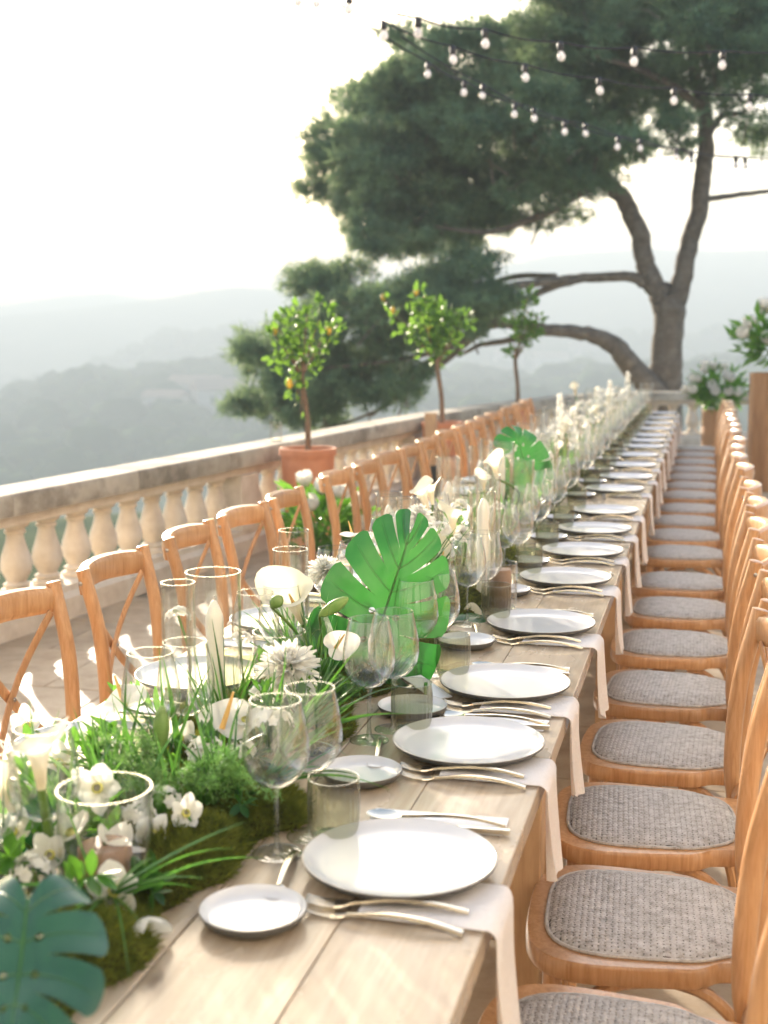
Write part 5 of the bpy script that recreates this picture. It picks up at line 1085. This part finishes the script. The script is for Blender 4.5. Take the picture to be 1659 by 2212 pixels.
gl = make_hurricane(.045, .13); p = atz(628, 940, .71 + .13); tag(gl, 'clear glass standing on the balustrade beside the nearest planter', 'glass'); gl.location = (bpos(0)[0], 0, .7105)
best = min((abs(bpos(s_ * .05)[1] - 8.75), s_) for s_ in range(int(BL / .05)))[1]; bx_ = bpos(best * .05); gl.location = (bx_[0], bx_[1], .7105)

# ================================================================== FESTOON LIGHTS
def festoon(lab, bulbs, d0, d1, ends):
    n_ = len(bulbs); t = None; pts = []
    Ds = np.interp(np.arange(-1, n_ + 1), [-1, n_], [d0, d1])
    allp = [ends[0]] + bulbs + [ends[1]]; W = [atd(x, y - 34 * 7.5 / D, D) for (x, y), D in zip(allp, Ds)]
    t = thing('festoon_string', lab, 'string lights', tuple(W[n_ // 2]), 0); o_ = Vector(W[n_ // 2]); cab = []
    for i in range(len(W) - 1):
        for k in range(4):
            u = k / 4; p = Vector(W[i]).lerp(Vector(W[i + 1]), u); p.z -= .02 * math.sin(PI * u); cab.append(p - o_)
    cab.append(Vector(W[-1]) - o_); MB().tube(cab, .0055, 6).build('cable', M['cable'], t)
    for p in W[1:-1]:
        q = Vector(p) - o_; tl = Vector((rnd.uniform(-.12, .12), rnd.uniform(-.1, .1), 1)).normalized(); mt0 = axis_mat(q, tl)
        sk = MB().lathe([(.008, .006), (.017, -.006), (.019, -.02), (.0185, -.043), (.014, -.05)], 12, cap0=True, cap1=True).xf(mt0).build('socket', M['cable'], t)
        MB().lathe([(.010, -.048), (.011, -.054), (.017, -.060), (.0215, -.069), (.023, -.080), (.021, -.091), (.015, -.099), (.008, -.103), (.0005, -.104)], 14).xf(mt0).build('bulb', M['bulb'], sk)
Z5 = lambda l: [(464.5 + .72 * x, .72 * y) for x, y in l]
festoon('festoon string highest across the pine, five bulbs against the crown', Z5([(252, 12), (405, 35), (610, 105), (810, 137), (1035, 175), (1260, 190), (1525, 200)]), 6.6, 7.6, Z5([(60, -60), (1800, 190)]))
festoon('second festoon string across the pine, bulbs to the right edge', Z5([(300, 15), (505, 112), (712, 185), (930, 238), (1152, 278), (1378, 308), (1605, 325)]), 7.0, 8.6, Z5([(90, -90), (1900, 330)]))
festoon('third festoon string sloping down toward the pine fork', Z5([(640, 228), (750, 282), (900, 348), (1050, 400), (1210, 445), (1383, 478), (1563, 500)]), 8.2, 11.5, Z5([(380, 60), (1800, 505)]))
festoon('lowest festoon string, closely behind the third', Z5([(805, 290), (957, 360), (1110, 405), (1275, 450), (1430, 485), (1590, 503)]), 9.0, 12.2, Z5([(560, 150), (1820, 500)]))

# ================================================================== HAZE
zlo = float(V[..., 2].min()) - 2; zhi = max(float(V[..., 2].max()), 14) + 4
hz = MB().box((-3400, -40, zlo), (3400, 3400, zhi)).build('haze', None, None, False, 'stuff') if False else None
me = bpy.data.meshes.new('haze'); mbx = MB().box((-1650, -30, zlo), (1650, 1650, zhi)); me.from_pydata(mbx.v, [], mbx.f); hm = bpy.data.materials.new('haze'); hm.use_nodes = True; hn = hm.node_tree; hn.nodes.clear()
pv = hn.nodes.new('ShaderNodeVolumePrincipled'); pv.inputs['Color'].default_value = (.385, .44, .49, 1); pv.inputs['Density'].default_value = .0027; pv.inputs['Anisotropy'].default_value = .1
ho = hn.nodes.new('ShaderNodeOutputMaterial'); hn.links.new(pv.outputs[0], ho.inputs['Volume']); me.materials.append(hm)
hob = link('haze', me, None, 'stuff'); tag(hob, 'pale morning haze filling the valley and veiling the hills', 'haze')
